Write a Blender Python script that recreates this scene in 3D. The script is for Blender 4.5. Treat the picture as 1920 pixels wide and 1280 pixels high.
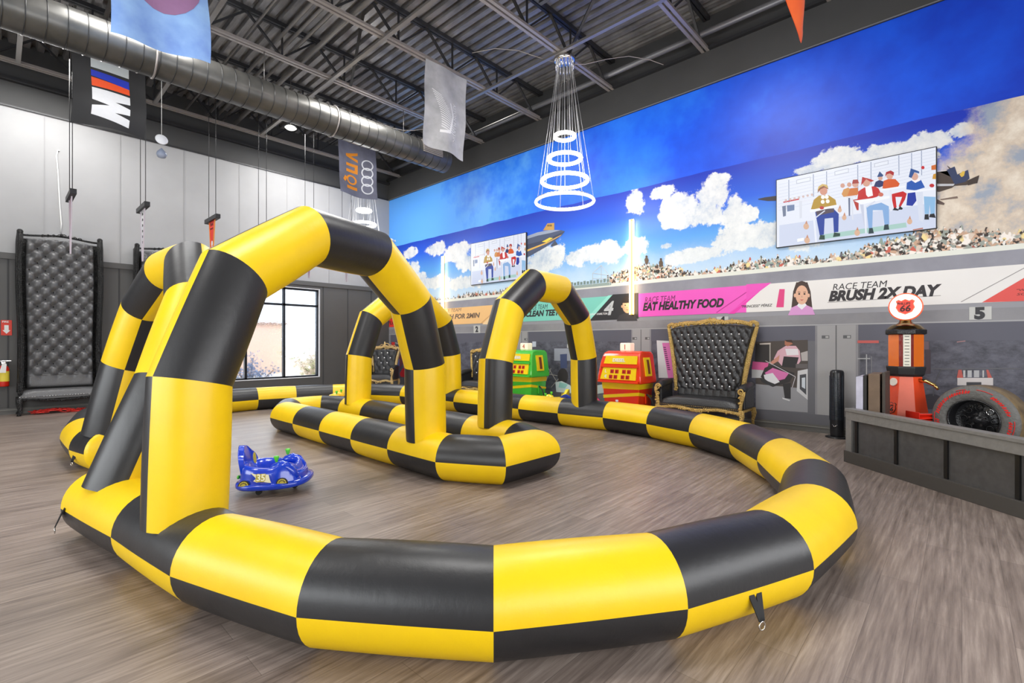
import bpy, math, random
from mathutils import Vector, Matrix
PI=math.pi
sc=bpy.context.scene
for o in list(bpy.data.objects): bpy.data.objects.remove(o)
random.seed(4)
# ---------------------------------------------------------------- camera, world, lights, exposure
YAW=math.radians(43.0); FPX=904.7; CY=643.6; H=1.4      # room axes: X runs to the mural wall, Y to the window wall
XM=8.87; YB=13.8
cam=bpy.data.cameras.new('camera'); co=bpy.data.objects.new('camera',cam); sc.collection.objects.link(co)
co.location=(0,0,H); co.rotation_euler=(PI/2,0,YAW-PI/2)
cam.sensor_width=36; cam.lens=FPX/1920*36; cam.shift_y=(CY-640)/1920; cam.clip_end=300
sc.camera=co
w=bpy.data.worlds.new('world'); sc.world=w; w.use_nodes=True
bg=w.node_tree.nodes['Background']; bg.inputs[0].default_value=(.80,.89,1,1); bg.inputs[1].default_value=2.8
sc.view_settings.view_transform='Standard'; sc.view_settings.look='None'; sc.view_settings.gamma=1
sc.view_settings.exposure=0.25
def area(name,loc,rot,sx,sy,power,col=(1,1,1)):
    l=bpy.data.lights.new(name,'AREA'); l.shape='RECTANGLE'; l.size=sx; l.size_y=sy; l.energy=power; l.color=col
    o=bpy.data.objects.new(name,l); o.location=loc; o.rotation_euler=rot; sc.collection.objects.link(o); return o
sun=bpy.data.lights.new('sun','SUN'); sun.energy=4.0; sun.angle=math.radians(.6); sun.color=(1,.95,.86)
so=bpy.data.objects.new('sun',sun); sc.collection.objects.link(so)
sv=Vector((-.45,-.75,-.62)); so.rotation_euler=sv.to_track_quat('-Z','Y').to_euler()
# added area lights without fixtures below the joists, brightening the hall
for i,(lx,ly) in enumerate([(1.5,3.0),(5.2,3.0),(1.5,8.4),(5.2,8.4),(-2.5,5.5),(5.6,12.3),(0.6,12.3)]):
    area('ceiling_fill',(lx,ly,6.62),(0,0,0),1.6,1.2,120,(1,.985,.96))
# added lights for daylight from unbuilt shop windows, tilted up to brighten the ceiling
area('daylight_fill',(-5.6,4.0,2.6),(0,-PI/2-.42,0),3.6,9.0,620,(.93,.97,1))
area('daylight_fill',(2.0,-3.6,2.4),(PI/2+.42,0,0),9.0,3.4,480,(.97,.98,1))

# ---------------------------------------------------------------- materials
def S(r,g,b):
    f=lambda c:(c/255/12.92 if c/255<=.04045 else ((c/255+.055)/1.055)**2.4)
    return (f(r),f(g),f(b),1)
MATS={}
def mat(name,col,rough=.5,metal=0,emit=None,es=1,bump=None,coat=0,trans=0,spec=.5):
    if name in MATS: return MATS[name]
    m=bpy.data.materials.new(name); m.use_nodes=True; nt=m.node_tree; b=nt.nodes['Principled BSDF']
    b.inputs['Base Color'].default_value=col; b.inputs['Roughness'].default_value=rough; b.inputs['Metallic'].default_value=metal
    b.inputs['Coat Weight'].default_value=coat; b.inputs['Transmission Weight'].default_value=trans
    b.inputs['Specular IOR Level'].default_value=spec
    if emit: b.inputs['Emission Color'].default_value=emit; b.inputs['Emission Strength'].default_value=es
    # procedural variation for every material
    tc=nt.nodes.new('ShaderNodeTexCoord'); n=nt.nodes.new('ShaderNodeTexNoise'); sc_,st,am=bump or (18,.02,.04)
    n.inputs['Scale'].default_value=sc_; nt.links.new(tc.outputs['Object'],n.inputs['Vector'])
    bp=nt.nodes.new('ShaderNodeBump'); bp.inputs['Strength'].default_value=st*4; bp.inputs['Distance'].default_value=.02
    nt.links.new(n.outputs['Fac'],bp.inputs['Height']); nt.links.new(bp.outputs[0],b.inputs['Normal'])
    if not emit:
        mx=nt.nodes.new('ShaderNodeMixRGB'); mx.blend_type='MULTIPLY'; mx.inputs[0].default_value=1
        mx.inputs[1].default_value=col; cr=nt.nodes.new('ShaderNodeValToRGB')
        cr.color_ramp.elements[0].color=(1-am*2,)*3+(1,); cr.color_ramp.elements[1].color=(1,1,1,1)
        nt.links.new(n.outputs['Fac'],cr.inputs[0]); nt.links.new(cr.outputs[0],mx.inputs[2]); nt.links.new(mx.outputs[0],b.inputs['Base Color'])
    MATS[name]=m; return m
class G:
    """small node-graph helper"""
    def __init__(s,name,rough=.6,metal=0,emit=False,es=1):
        s.m=bpy.data.materials.new(name); s.m.use_nodes=True; s.nt=s.m.node_tree; s.b=s.nt.nodes['Principled BSDF']
        s.b.inputs['Roughness'].default_value=rough; s.b.inputs['Metallic'].default_value=metal
        g=s.nt.nodes.new('ShaderNodeNewGeometry'); s.pos=g.outputs['Position']; MATS[name]=s.m
    def _in(s,sock,v):
        if isinstance(v,(int,float)): sock.default_value=v
        elif isinstance(v,tuple): sock.default_value=v
        else: s.nt.links.new(v,sock)
    def math(s,op,a,b=0,clamp=False):
        n=s.nt.nodes.new('ShaderNodeMath'); n.operation=op; n.use_clamp=clamp; s._in(n.inputs[0],a); s._in(n.inputs[1],b); return n.outputs[0]
    def sep(s,v=None):
        n=s.nt.nodes.new('ShaderNodeSeparateXYZ'); s.nt.links.new(v or s.pos,n.inputs[0]); return n.outputs
    def vec(s,x,y,z):
        n=s.nt.nodes.new('ShaderNodeCombineXYZ'); s._in(n.inputs[0],x); s._in(n.inputs[1],y); s._in(n.inputs[2],z); return n.outputs[0]
    def noise(s,scale,vec=None,detail=4,rough=.55,out='Fac'):
        n=s.nt.nodes.new('ShaderNodeTexNoise'); n.inputs['Scale'].default_value=scale; n.inputs['Detail'].default_value=detail; n.inputs['Roughness'].default_value=rough
        s.nt.links.new(vec or s.pos,n.inputs['Vector']); return n.outputs[out]
    def voro(s,scale,vec=None,out='Color'):
        n=s.nt.nodes.new('ShaderNodeTexVoronoi'); n.inputs['Scale'].default_value=scale; s.nt.links.new(vec or s.pos,n.inputs['Vector']); return n.outputs[out]
    def ramp(s,f,stops,interp='LINEAR'):
        n=s.nt.nodes.new('ShaderNodeValToRGB'); cr=n.color_ramp; cr.interpolation=interp
        while len(cr.elements)<len(stops): cr.elements.new(.5)
        for e,(p,c) in zip(cr.elements,stops): e.position=p; e.color=c if len(c)==4 else c+(1,)
        s._in(n.inputs[0],f); return n.outputs[0]
    def mix(s,f,a,b,mode='MIX'):
        n=s.nt.nodes.new('ShaderNodeMixRGB'); n.blend_type=mode; s._in(n.inputs[0],f); s._in(n.inputs[1],a); s._in(n.inputs[2],b); return n.outputs[0]
    def smooth(s,v,lo,hi):
        n=s.nt.nodes.new('ShaderNodeMapRange'); n.interpolation_type='SMOOTHSTEP'; s._in(n.inputs[0],v); n.inputs[1].default_value=lo; n.inputs[2].default_value=hi; return n.outputs[0]
    def base(s,c): s.nt.links.new(c,s.b.inputs['Base Color']); return s.m
    def bump(s,h,st=.3,d=.01):
        n=s.nt.nodes.new('ShaderNodeBump'); n.inputs['Strength'].default_value=st; n.inputs['Distance'].default_value=d; s.nt.links.new(h,n.inputs['Height']); s.nt.links.new(n.outputs[0],s.b.inputs['Normal'])

# ---------------------------------------------------------------- mesh builder
def frame_of(d,up=Vector((0,0,1))):
    d=d.normalized()
    if abs(d.dot(up))>.98: up=Vector((0,1,0))
    a=d.cross(up).normalized(); b=a.cross(d).normalized(); return a,b
class MB:
    def __init__(s): s.v=[]; s.f=[]; s.m=[]; s.s=[]
    def add(s,vs,fs,m=0,sm=False):
        o=len(s.v); s.v+= [tuple(x) for x in vs]
        for f in fs: s.f.append([i+o for i in f]); s.m.append(m); s.s.append(sm)
        return s
    def box(s,c,d,m=0,rz=0,M=None):
        hx,hy,hz=d[0]/2,d[1]/2,d[2]/2; R=M or Matrix.Rotation(rz,3,'Z'); c=Vector(c)
        vs=[c+R@Vector((x*hx,y*hy,z*hz)) for z in(-1,1) for y in(-1,1) for x in(-1,1)]
        return s.add(vs,[(0,2,3,1),(4,5,7,6),(0,1,5,4),(2,6,7,3),(0,4,6,2),(1,3,7,5)],m)
    def beam(s,a,b,w,h,m=0):
        a=Vector(a);b=Vector(b); x,y=frame_of(b-a); vs=[]
        for p in(a,b):
            for i,j in((-1,-1),(1,-1),(1,1),(-1,1)): vs.append(p+x*i*w/2+y*j*h/2)
        return s.add(vs,[(0,1,2,3),(7,6,5,4),(0,4,5,1),(1,5,6,2),(2,6,7,3),(3,7,4,0)],m)
    def tube(s,path,r,seg=10,m=0,closed=False,caps=True,sm=True):
        P=[Vector(p) for p in path]; n=len(P); rr=r if isinstance(r,(list,tuple)) else [r]*n
        vs=[]; last=None
        for i,p in enumerate(P):
            if closed: d=P[(i+1)%n]-P[i-1]
            else: d=P[min(i+1,n-1)]-P[max(i-1,0)]
            if d.length<1e-9: d=Vector((0,0,1))
            d.normalize()
            if last is None: a,b=frame_of(d)
            else:
                a=last-d*last.dot(d)
                if a.length<1e-6: a,b=frame_of(d)
                a.normalize(); b=a.cross(d)
            last=a; b=a.cross(d)
            for k in range(seg):
                t=2*PI*k/seg; vs.append(p+(a*math.cos(t)+b*math.sin(t))*rr[i])
        fs=[]; R=n if closed else n-1
        for i in range(R):
            for k in range(seg):
                j=(i+1)%n; fs.append((i*seg+k,j*seg+k,j*seg+(k+1)%seg,i*seg+(k+1)%seg))
        s.add(vs,fs,m,sm)
        if caps and not closed:
            o=len(s.v)-len(vs); s.f.append([o+k for k in range(seg)]); s.m.append(m); s.s.append(False)
            s.f.append([o+(n-1)*seg+k for k in range(seg)][::-1]); s.m.append(m); s.s.append(False)
        return s
    def lathe(s,prof,c=(0,0,0),seg=24,m=0,sm=True,M=None,ph=0):
        c=Vector(c); vs=[]
        for r,z in prof:
            for k in range(seg):
                t=2*PI*k/seg+ph; v=Vector((r*math.cos(t),r*math.sin(t),z)); vs.append(c+(M@v if M else v))
        fs=[(i*seg+k,i*seg+(k+1)%seg,(i+1)*seg+(k+1)%seg,(i+1)*seg+k) for i in range(len(prof)-1) for k in range(seg)]
        return s.add(vs,fs,m,sm)
    def ball(s,c,r,seg=12,m=0,M=None):
        r=(r,r,r) if isinstance(r,(int,float)) else r; vs=[]; n=max(4,seg//2); c=Vector(c)
        for i in range(n+1):
            a=PI*i/n
            for k in range(seg):
                t=2*PI*k/seg; v=Vector((r[0]*math.sin(a)*math.cos(t),r[1]*math.sin(a)*math.sin(t),r[2]*math.cos(a))); vs.append(c+(M@v if M else v))
        fs=[(i*seg+k,(i+1)*seg+k,(i+1)*seg+(k+1)%seg,i*seg+(k+1)%seg) for i in range(n) for k in range(seg)]
        return s.add(vs,fs,m,True)
    def torus(s,c,R,r,n=24,seg=8,m=0,M=None):
        c=Vector(c); P=[]
        for i in range(n):
            t=2*PI*i/n; v=Vector((R*math.cos(t),R*math.sin(t),0)); P.append(c+(M@v if M else v))
        return s.tube(P,r,seg,m,closed=True)
    def prism(s,poly,O,X,Y,depth=0,m=0):
        """polygon in the X,Y axes at O; pushed back along -(X x Y)"""
        O=Vector(O);X=Vector(X);Y=Vector(Y);N=X.cross(Y).normalized(); n=len(poly)
        a=[O+X*p[0]+Y*p[1] for p in poly]
        if not depth: return s.add(a,[tuple(range(n))],m)
        b=[p-N*depth for p in a]
        return s.add(a+b,[tuple(range(n)),tuple(range(2*n-1,n-1,-1))]+[(i,i+n,(i+1)%n+n,(i+1)%n) for i in range(n)],m)
    def grid(s,fn,nu,nv,m=0,sm=True):
        vs=[fn(i/nu,j/nv) for j in range(nv+1) for i in range(nu+1)]
        fs=[(j*(nu+1)+i,j*(nu+1)+i+1,(j+1)*(nu+1)+i+1,(j+1)*(nu+1)+i) for j in range(nv) for i in range(nu)]
        return s.add(vs,fs,m,sm)
    def build(s,name,mats,parent=None,bevel=0,world=False,label=None):
        me=bpy.data.meshes.new(name); vs=s.v
        if world and parent is not None:
            l=parent.location; vs=[(x-l[0],y-l[1],z-l[2]) for x,y,z in vs]
        me.from_pydata(vs,[],s.f)
        if not isinstance(mats,(list,tuple)): mats=[mats]
        for mm in mats: me.materials.append(mm)
        for p,mi,sm in zip(me.polygons,s.m,s.s): p.material_index=mi; p.use_smooth=sm
        me.update(); o=bpy.data.objects.new(name,me); sc.collection.objects.link(o)
        if parent is not None: o.parent=parent
        if bevel:
            b=o.modifiers.new('bevel','BEVEL'); b.width=bevel; b.segments=2; b.limit_method='ANGLE'
        if label: o['label']=label
        return o
def empty(name,loc=(0,0,0),rz=0):
    o=bpy.data.objects.new(name,None); o.location=loc; o.rotation_euler=(0,0,rz); o.empty_display_size=.1; sc.collection.objects.link(o); return o
def tag(o,label,cat,group=None,kind=None):
    o['label']=label; o['category']=cat
    if group: o['group']=group
    if kind: o['kind']=kind
    return o
def thing(name,label,cat,loc=(0,0,0),rz=0,group=None): return tag(empty(name,loc,rz),label,cat,group)
def struct(name,mb,mats,**k):
    o=mb.build(name,mats,**k); o['kind']='structure'; return o
def txt(s,size,O,X,Y,m,name,parent=None,off=0,align='LEFT',shear=0,extr=.0008,sx=1,world=True,spacing=1):
    """lettering as a mesh: baseline start O, running along X with up Y"""
    c=bpy.data.curves.new(name,'FONT'); c.body=s; c.size=size; c.offset=off; c.align_x=align; c.shear=shear; c.extrude=extr; c.space_character=spacing; c.resolution_u=3
    t=bpy.data.objects.new(name,c); me=bpy.data.meshes.new_from_object(t); bpy.data.objects.remove(t)
    X=Vector(X);Y=Vector(Y);N=X.cross(Y); O=Vector(O)
    if world and parent is not None: O=O-Vector(parent.location)
    for v in me.vertices: v.co=O+X*(v.co.x*sx)+Y*v.co.y+N*v.co.z
    me.materials.clear(); me.materials.append(m); me.name=name
    o=bpy.data.objects.new(name,me); sc.collection.objects.link(o)
    if parent is not None: o.parent=parent
    return o
def mural_yz(px,py):
    """traced point of the wallpaper -> real (y,z) on the wall plane"""
    t=(px-960)/FPX; D=XM/(t*math.sin(YAW)+math.cos(YAW)); return ((-t*math.cos(YAW)+math.sin(YAW))*D, H-(py-CY)/FPX*D)
def wallpoly(mb,pts,off,m=0,px=True):
    q=[mural_yz(*p) for p in pts] if px else pts
    mb.add([(XM-off,y,z) for y,z in q],[tuple(range(len(q)))],m)
def circ(cx,cy,r,n=16,ry=None,a0=0,a1=2*PI):
    ry=ry or r; return [(cx+r*math.cos(a0+(a1-a0)*i/n),cy+ry*math.sin(a0+(a1-a0)*i/n)) for i in range(n if a1-a0>6.2 else n+1)]

M_black=mat('black_paint',S(40,40,42),.45,bump=(30,.02,.1))
M_dark=mat('dark_steel',S(52,52,54),.42,.3)
M_steelhi=mat('light_steel',S(150,146,142),.35,.6)
M_white=mat('white_plastic',S(235,235,232),.4)
M_gold=mat('gold_leaf',S(235,190,95),.24,1.0,bump=(60,.15,.1))
M_blk_metal=mat('black_lacquer',S(32,32,34),.25,bump=(60,.05,.1))
M_rubber=mat('rubber',S(38,38,38),.6)
M_red=mat('red_enamel',S(214,40,22),.3,coat=.4)
M_cryst=mat('crystal_button',S(245,245,245),.08,.7)
M_chrome=mat('chrome',S(225,225,225),.12,1)
# ---------------------------------------------------------------- room
g=G('vinyl_plank_floor',.36)
x,y,z=g.sep()[:3]
br=g.nt.nodes.new('ShaderNodeTexBrick'); g.nt.links.new(g.pos,br.inputs['Vector']); br.offset=.37
for k,v in (('Scale',1),('Brick Width',1.22),('Row Height',.18),('Mortar Size',.0012),('Mortar Smooth',.1),('Bias',0)): br.inputs[k].default_value=v
br.inputs['Color1'].default_value=(0,0,0,1); br.inputs['Color2'].default_value=(1,1,1,1); br.inputs['Mortar'].default_value=(.5,.5,.5,1)
rowv=g.math('FLOOR',g.math('DIVIDE',y,.18))
gv=g.vec(g.math('MULTIPLY',x,1.3),g.math('MULTIPLY',y,22),g.math('MULTIPLY',rowv,.7))
gr=g.noise(1.6,gv,7,.62)
gr2=g.noise(5.0,g.vec(g.math('MULTIPLY',x,.7),g.math('MULTIPLY',y,14),rowv),5,.7)
tone=g.math('ADD',g.math('MULTIPLY',gr,.62),g.math('ADD',g.math('MULTIPLY',br.outputs['Color'],.09),g.math('MULTIPLY',gr2,.25)))
col=g.ramp(tone,[(.30,S(92,80,73)),(.5,S(138,124,115)),(.70,S(178,164,153))])
col=g.mix(g.math('MULTIPLY',br.outputs['Fac'],.5),col,S(60,52,47)); g.base(col)
g.nt.links.new(g.ramp(gr,[(.2,(.30,)*3),(.8,(.46,)*3)]),g.b.inputs['Roughness']); g.bump(g.math('SUBTRACT',gr,g.math('MULTIPLY',br.outputs['Fac'],.8)),.12,.004)
M_floor=g.m
X0,Y0=-6,-4
struct('floor',MB().box(((X0+XM)/2,(Y0+YB)/2,-.05),(XM-X0+.4,YB-Y0+.4,.1)),M_floor)
# corrugated deck
g=G('galvanised_deck',.38,.55); n=g.noise(1.2,None,4,.6); n2=g.noise(9,g.vec(g.math('MULTIPLY',g.sep()[0],3),g.math('MULTIPLY',g.sep()[1],.3),0),4)
g.base(g.ramp(g.math('ADD',g.math('MULTIPLY',n,.6),g.math('MULTIPLY',n2,.4)),[(.3,S(104,103,104)),(.7,S(178,174,170))])); M_deck=g.m
mb=MB(); prof=[]; xx=X0
while xx<XM+.2: prof+=[(xx,7.36),(xx+.09,7.36),(xx+.11,7.44),(xx+.17,7.44),(xx+.19,7.36)]; xx+=.2
n=len(prof); mb.add([(a,Y0,b) for a,b in prof]+[(a,YB+.1,b) for a,b in prof],[(i,i+1,n+i+1,n+i) for i in range(n-1)])
struct('ceiling',mb,M_deck)
# plaster and paint
def paint(name,c,am=.05,sc_=1.5,rough=.7):
    g=G(name,rough); n=g.noise(sc_,None,5,.6); c2=tuple(v*(1-am*2) for v in c[:3])+(1,)
    g.base(g.ramp(n,[(.3,c2),(.7,c)])); return g.m
M_lgrey=paint('light_grey_paint',S(168,168,169),.09,.45); M_dgrey=paint('dark_grey_paint',S(62,62,64),.08); M_panel=paint('charcoal_panel_paint',S(84,83,82),.05,rough=.5)
M_trim=paint('grey_trim_paint',S(98,97,94),.05,rough=.4); M_band=paint('charcoal_band_paint',S(64,64,64),.08)
WX0,WX1,WZ0,WZ1=3.55,6.52,.42,2.98
mb=MB(); T=.3
def bw(x0,x1,z0,z1,m): mb.box(((x0+x1)/2,YB+T/2,(z0+z1)/2),(x1-x0,T,z1-z0),m)
bw(X0,WX0,0,3.1,1); bw(WX1,XM+.3,0,3.1,1); bw(WX0,WX1,0,WZ0,1); bw(WX0,WX1,WZ1,3.1,1); bw(X0,XM+.3,3.1,6.09,0); bw(X0,XM+.3,6.09,7.5,2)
struct('wall_back',mb,[M_lgrey,M_panel,M_band])
mb=MB().box(((X0+XM)/2,YB-.02,3.13),(XM-X0,.04,.12)); 
for sx in [x0 for x0 in (-5.3,-4.1,-2.9,-1.7,-.5,.18,1.9,3.4,6.62,7.4,8.2)]: mb.box((sx,YB-.006,1.6),(.022,.012,2.95),1)
struct('trim_1',mb,[M_panel,M_dgrey])
mb=MB()
for sx in [X0+.6+1.22*i for i in range(12)]: mb.box((sx,YB-.004,4.6),(.018,.008,2.95))
struct('trim_2',mb,paint('seam_grey',S(156,156,157)))
struct('trim_3',MB().box(((X0+XM)/2,YB-.05,6.62),(XM-X0,.1,.07)).box(((X0+XM)/2,YB-.02,6.1),(XM-X0,.03,.03)),M_dark)
mb=MB(); mb.box(((X0+XM)/2,YB-.02,.06),(XM-X0,.04,.12)).box(((X0+XM)/2,YB-.03,.085),(XM-X0,.05,.012),1).box(((X0+XM)/2,YB-.03,.02),(XM-X0,.06,.04))
struct('baseboard_back',mb,[M_trim,mat('pale_trim',S(135,134,128),.4)])
mb=MB(); mb.box((XM-.02,(Y0+YB)/2,.06),(.04,YB-Y0,.12)).box((XM-.035,(Y0+YB)/2,.085),(.03,YB-Y0,.012),1).box((XM-.035,(Y0+YB)/2,.02),(.05,YB-Y0,.04))
struct('baseboard_right',mb,[M_trim,MATS['pale_trim']])
mb=MB(); mb.box((XM+.16,(Y0+YB)/2,3.0),(.3,YB-Y0+.6,6.2),0).box((XM+.13,(Y0+YB)/2,6.42),(.34,YB-Y0+.6,.64),1).box((XM+.16,(Y0+YB)/2,7.1),(.3,YB-Y0+.6,.8),1)
struct('wall_right',mb,[M_trim,M_band])
struct('trim_4',MB().box((XM-.06,(Y0+YB)/2,6.73),(.12,YB-Y0,.05)),M_black)
struct('trim_5',MB().box((XM-.045,(Y0+YB)/2,6.095),(.02,YB-Y0,.012)),mat('pale_edge',S(120,120,118),.6))
M_oth=paint('off_white_paint',S(190,189,186))
struct('wall_left',MB().box((X0-.1,(Y0+YB)/2,3.75),(.2,YB-Y0,7.5)),M_oth)
struct('wall_front',MB().box(((X0+XM)/2,Y0-.1,3.75),(XM-X0+.4,.2,7.5)),M_oth)
# window
M_fr=mat('black_aluminium',S(34,38,46),.35,.4); M_gl=mat('window_glass',(.92,.96,1,1),.02,trans=1,spec=.3)
win=empty('window_1',(WX0,YB,0)); win['kind']='structure'
mb=MB(); fy=YB+.12
for z0 in (WZ0+.03,2.49,WZ1-.03): mb.box(((WX0+WX1)/2,fy,z0),(WX1-WX0,.1,.06))
for x0 in (WX0+.03,WX0+.99,WX0+1.98,WX1-.03): mb.box((x0,fy,(WZ0+WZ1)/2),(.06,.1,WZ1-WZ0))
mb.build('window_frame',M_fr,win,world=True)
for i,(a,b) in enumerate(((WX0,WX0+.99),(WX0+.99,WX0+1.98),(WX0+1.98,WX1))):
    for z0,z1 in ((WZ0,2.49),(2.49,WZ1)): MB().box(((a+b)/2,fy+.01,(z0+z1)/2),(b-a-.06,.008,z1-z0-.05)).build('pane',M_gl,win,world=True)
mb=MB(); mb.box((WX1-.01,YB+.06,(WZ0+WZ1)/2),(.02,.14,WZ1-WZ0)).box(((WX0+WX1)/2,YB+.06,WZ0+.005),(WX1-WX0,.14,.02)).box(((WX0+WX1)/2,YB+.06,WZ1),(WX1-WX0,.14,.02))
mb.build('window_reveal',mat('white_reveal',S(225,225,228),.5),win,world=True)
# outside
g=G('desert_ground',.9); g.base(g.ramp(g.noise(2,None,6),[(.3,S(196,176,158)),(.7,S(232,220,206))])); M_gnd=g.m
struct('ground_outside',MB().box((8,YB+22,-.3),(90,42,.1)),M_gnd)
struct('pavement_outside',MB().box((8,YB+3.2,-.2),(90,3.2,.12)),mat('pale_concrete',S(176,182,196),.9))
struct('kerb_outside',MB().box((8,YB+5.0,-.17),(90,.25,.16)),mat('white_kerb',S(240,240,240),.9))
def bush(x,y,h,label,seed,cols):
    t=thing('desert_bush',label,'bush',(x,y,-.25),0,None); rnd=random.Random(seed); st=MB(); lf=MB()
    for i in range(26):
        a=rnd.uniform(0,2*PI); e=rnd.uniform(.2,1.1); L=h*rnd.uniform(.6,1.05); p=Vector((0,0,.0)); d=Vector((math.cos(a)*math.sin(e),math.sin(a)*math.sin(e),math.cos(e))); pts=[p.copy()]
        for k in range(4): p=p+d*L/4; d=(d+Vector((rnd.uniform(-.2,.2),rnd.uniform(-.2,.2),.06))).normalized(); pts.append(p.copy())
        st.tube(pts,[.03,.024,.018,.012,.006],5)
        for k in range(55):
            q=pts[rnd.randint(1,4)]+Vector((rnd.gauss(0,.2),rnd.gauss(0,.2),rnd.gauss(0,.18)))*h*.5; r=rnd.uniform(.02,.045)*h; u=Vector((rnd.gauss(0,1),rnd.gauss(0,1),rnd.gauss(0,1))).normalized()*r; v=u.orthogonal().normalized()*r*.6
            lf.add([q-u,q+v,q+u,q-v],[(0,1,2,3)],rnd.randint(0,1))
    st.build('stems',mat('bark',S(120,98,80),.9),t); lf.build('foliage',cols,t)
LC=[mat('sage_leaf',S(150,156,96),.8),mat('dry_leaf',S(214,186,160),.8)]
bush(9.9,YB+7.5,1.9,'sparse pale desert bush outside the right-hand window pane',3,LC)
bush(5.6,YB+3.2,1.2,'low bluish shrub outside the window beside the pavement',5,[mat('blue_leaf',S(92,116,150),.8),mat('blue_leaf_light',S(120,140,170),.8)])
t=thing('building','low tan stucco building seen far outside through the left window panes','building',(6.4,YB+14,-.25)); MB().box((0,1.5,1.35),(9.4,3,2.7)).build('wall',mat('tan_stucco',S(214,184,164),.9),t); MB().box((0,1.5,2.75),(9.7,3.3,.16)).build('roof_edge',mat('brown_fascia',S(150,128,114),.8),t)
# joists
def joist(y,label):
    t=thing('roof_joist',label,'roof joist',(XM,y,6.7),0,'open-web steel roof joists'); x0=X0
    MB().box(((x0+XM)/2-XM,-.035,.62),(XM-x0,.05,.07)).box(((x0+XM)/2-XM,.035,.62),(XM-x0,.05,.07)).build('top_chord',M_dark,t)
    MB().box(((x0+XM)/2-XM-.05,-.045,.02),(XM-x0,.055,.045)).box(((x0+XM)/2-XM-.05,.045,.02),(XM-x0,.055,.045)).build('bottom_chord',M_chord,t)
    mb=MB(); k=0; x=-.25
    while x>-(XM-x0)+.8:
        mb.beam((x,0,.03),(x-.62,0,.6),.045,.03); mb.beam((x-.62,0,.6),(x-1.24,0,.03),.045,.03); mb.beam((x-1.24,0,.03),(x-1.24,0,.6),.028,.028); x-=1.24
    mb.build('web',M_dark,t)
M_chord=mat('chord_steel',S(168,160,154),.34,.45)
JY=[1.46,3.41,5.38,7.33,9.28,11.23,13.1]; nm=['nearest the camera at the top right corner','second from the camera, above the orange flag','carrying the large ring chandelier','carrying the silver and the pale blue flags','directly above the round duct','carrying the striped flag and the ringed flag','farthest back, beside the window wall']
for y_,n_ in zip(JY,nm): joist(y_,'black open-web steel roof joist '+n_)
joist(-.5,'black open-web steel roof joist overhead behind the orange flag')
# bridging bars, pipes and conduits along Y
def rod(name,label,cat,pts,r,m,group=None,box=False):
    c=Vector(pts[0]); mb=MB()
    P=[Vector(p)-c for p in pts]
    if box: mb.beam(P[0],P[1],r,r*.6)
    else: mb.tube(P,r,10)
    o=mb.build(name,m); o.location=c; return tag(o,label,cat,group)
for i,(x_,z_,y0,y1) in enumerate(((7.0,6.68,1.5,13),(4.6,6.68,1.5,13),(2.4,6.68,3.4,13),(0.3,6.68,3.4,13))):
    rod('bridging_bar','pale flat bridging bar under the joists, '+['nearest the mural wall','over the middle of the track','left of the round duct end','farthest left, over the tall sofas'][i],'steel bar',((x_,y0,z_),(x_,y1,z_)),.07,M_steelhi,'bridging bars under the joists',True)
for i,(x_,z_,r) in enumerate(((8.62,6.92,.055),(3.55,6.98,.03),(3.72,6.98,.03),(3.9,7.0,.03),(4.1,6.9,.045),(3.1,6.95,.02),(1.3,6.98,.035),(1.45,6.98,.02))):
    lab=['wide grey sprinkler pipe along the top of the mural wall','thin steel conduit, leftmost of the bundle over the track','thin steel conduit, second of the bundle over the track','thin steel conduit, third of the bundle over the track','thicker grey pipe at the right of the conduit bundle','very thin conduit just left of the bundle','grey conduit over the tall sofas','very thin conduit beside the one over the tall sofas'][i]
    rod('ceiling_pipe',lab,'pipe',((x_,0,z_),(x_,13.6,z_)),r,M_steelhi if i else mat('grey_pipe',S(120,120,122),.4,.4),'pipes under the roof deck')
rod('ceiling_cable','loose pale cable sagging between the joists above the chandelier','cable',[(6.0+i*.32,6.6-.28*i,6.75+.12*math.sin(i*1.1)) for i in range(11)],.007,M_chord)
rod('ceiling_cable','loose white cable looping over the end of the duct','cable',[(5.9+i*.2,9.9-.12*i,6.55-.18*math.sin(i*.52)) for i in range(7)],.008,M_chord)
for i,(a,b) in enumerate((((2.6,3.5,6.7),(3.9,7.2,7.2)),((4.3,7.4,7.25),(5.0,9.2,6.7)),((6.1,3.5,7.25),(7.2,5.3,6.7)),((1.2,9.4,6.7),(2.6,11.1,7.2)))):
    mb=MB().beam((0,0,0),tuple(Vector(b)-Vector(a)),.05,.03); o=mb.build('brace_bar',M_dark); o.location=a; tag(o,'dark diagonal steel brace between joists, '+['near the pale blue flag','left of the silver flag','in front of the large chandelier','behind the striped flag'][i],'steel brace','diagonal braces')
# AC unit
t=thing('ceiling_heater','black boxy unit heater hung between joists beside the silver flag','heater',(5.1,4.4,6.6))
MB().box((0,0,.2),(1.3,.7,.42)).build('casing',M_black,t,bevel=.02)
mb=MB(); [mb.box((-.55+.1*i,0,-.02),(.02,.6,.03)) for i in range(12)]; mb.build('louvre',M_dark,t)
MB().box((.5,.36,.2),(.2,.02,.3)).build('side_plate',mat('brass_plate',S(170,130,80),.4,.6),t)
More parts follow.
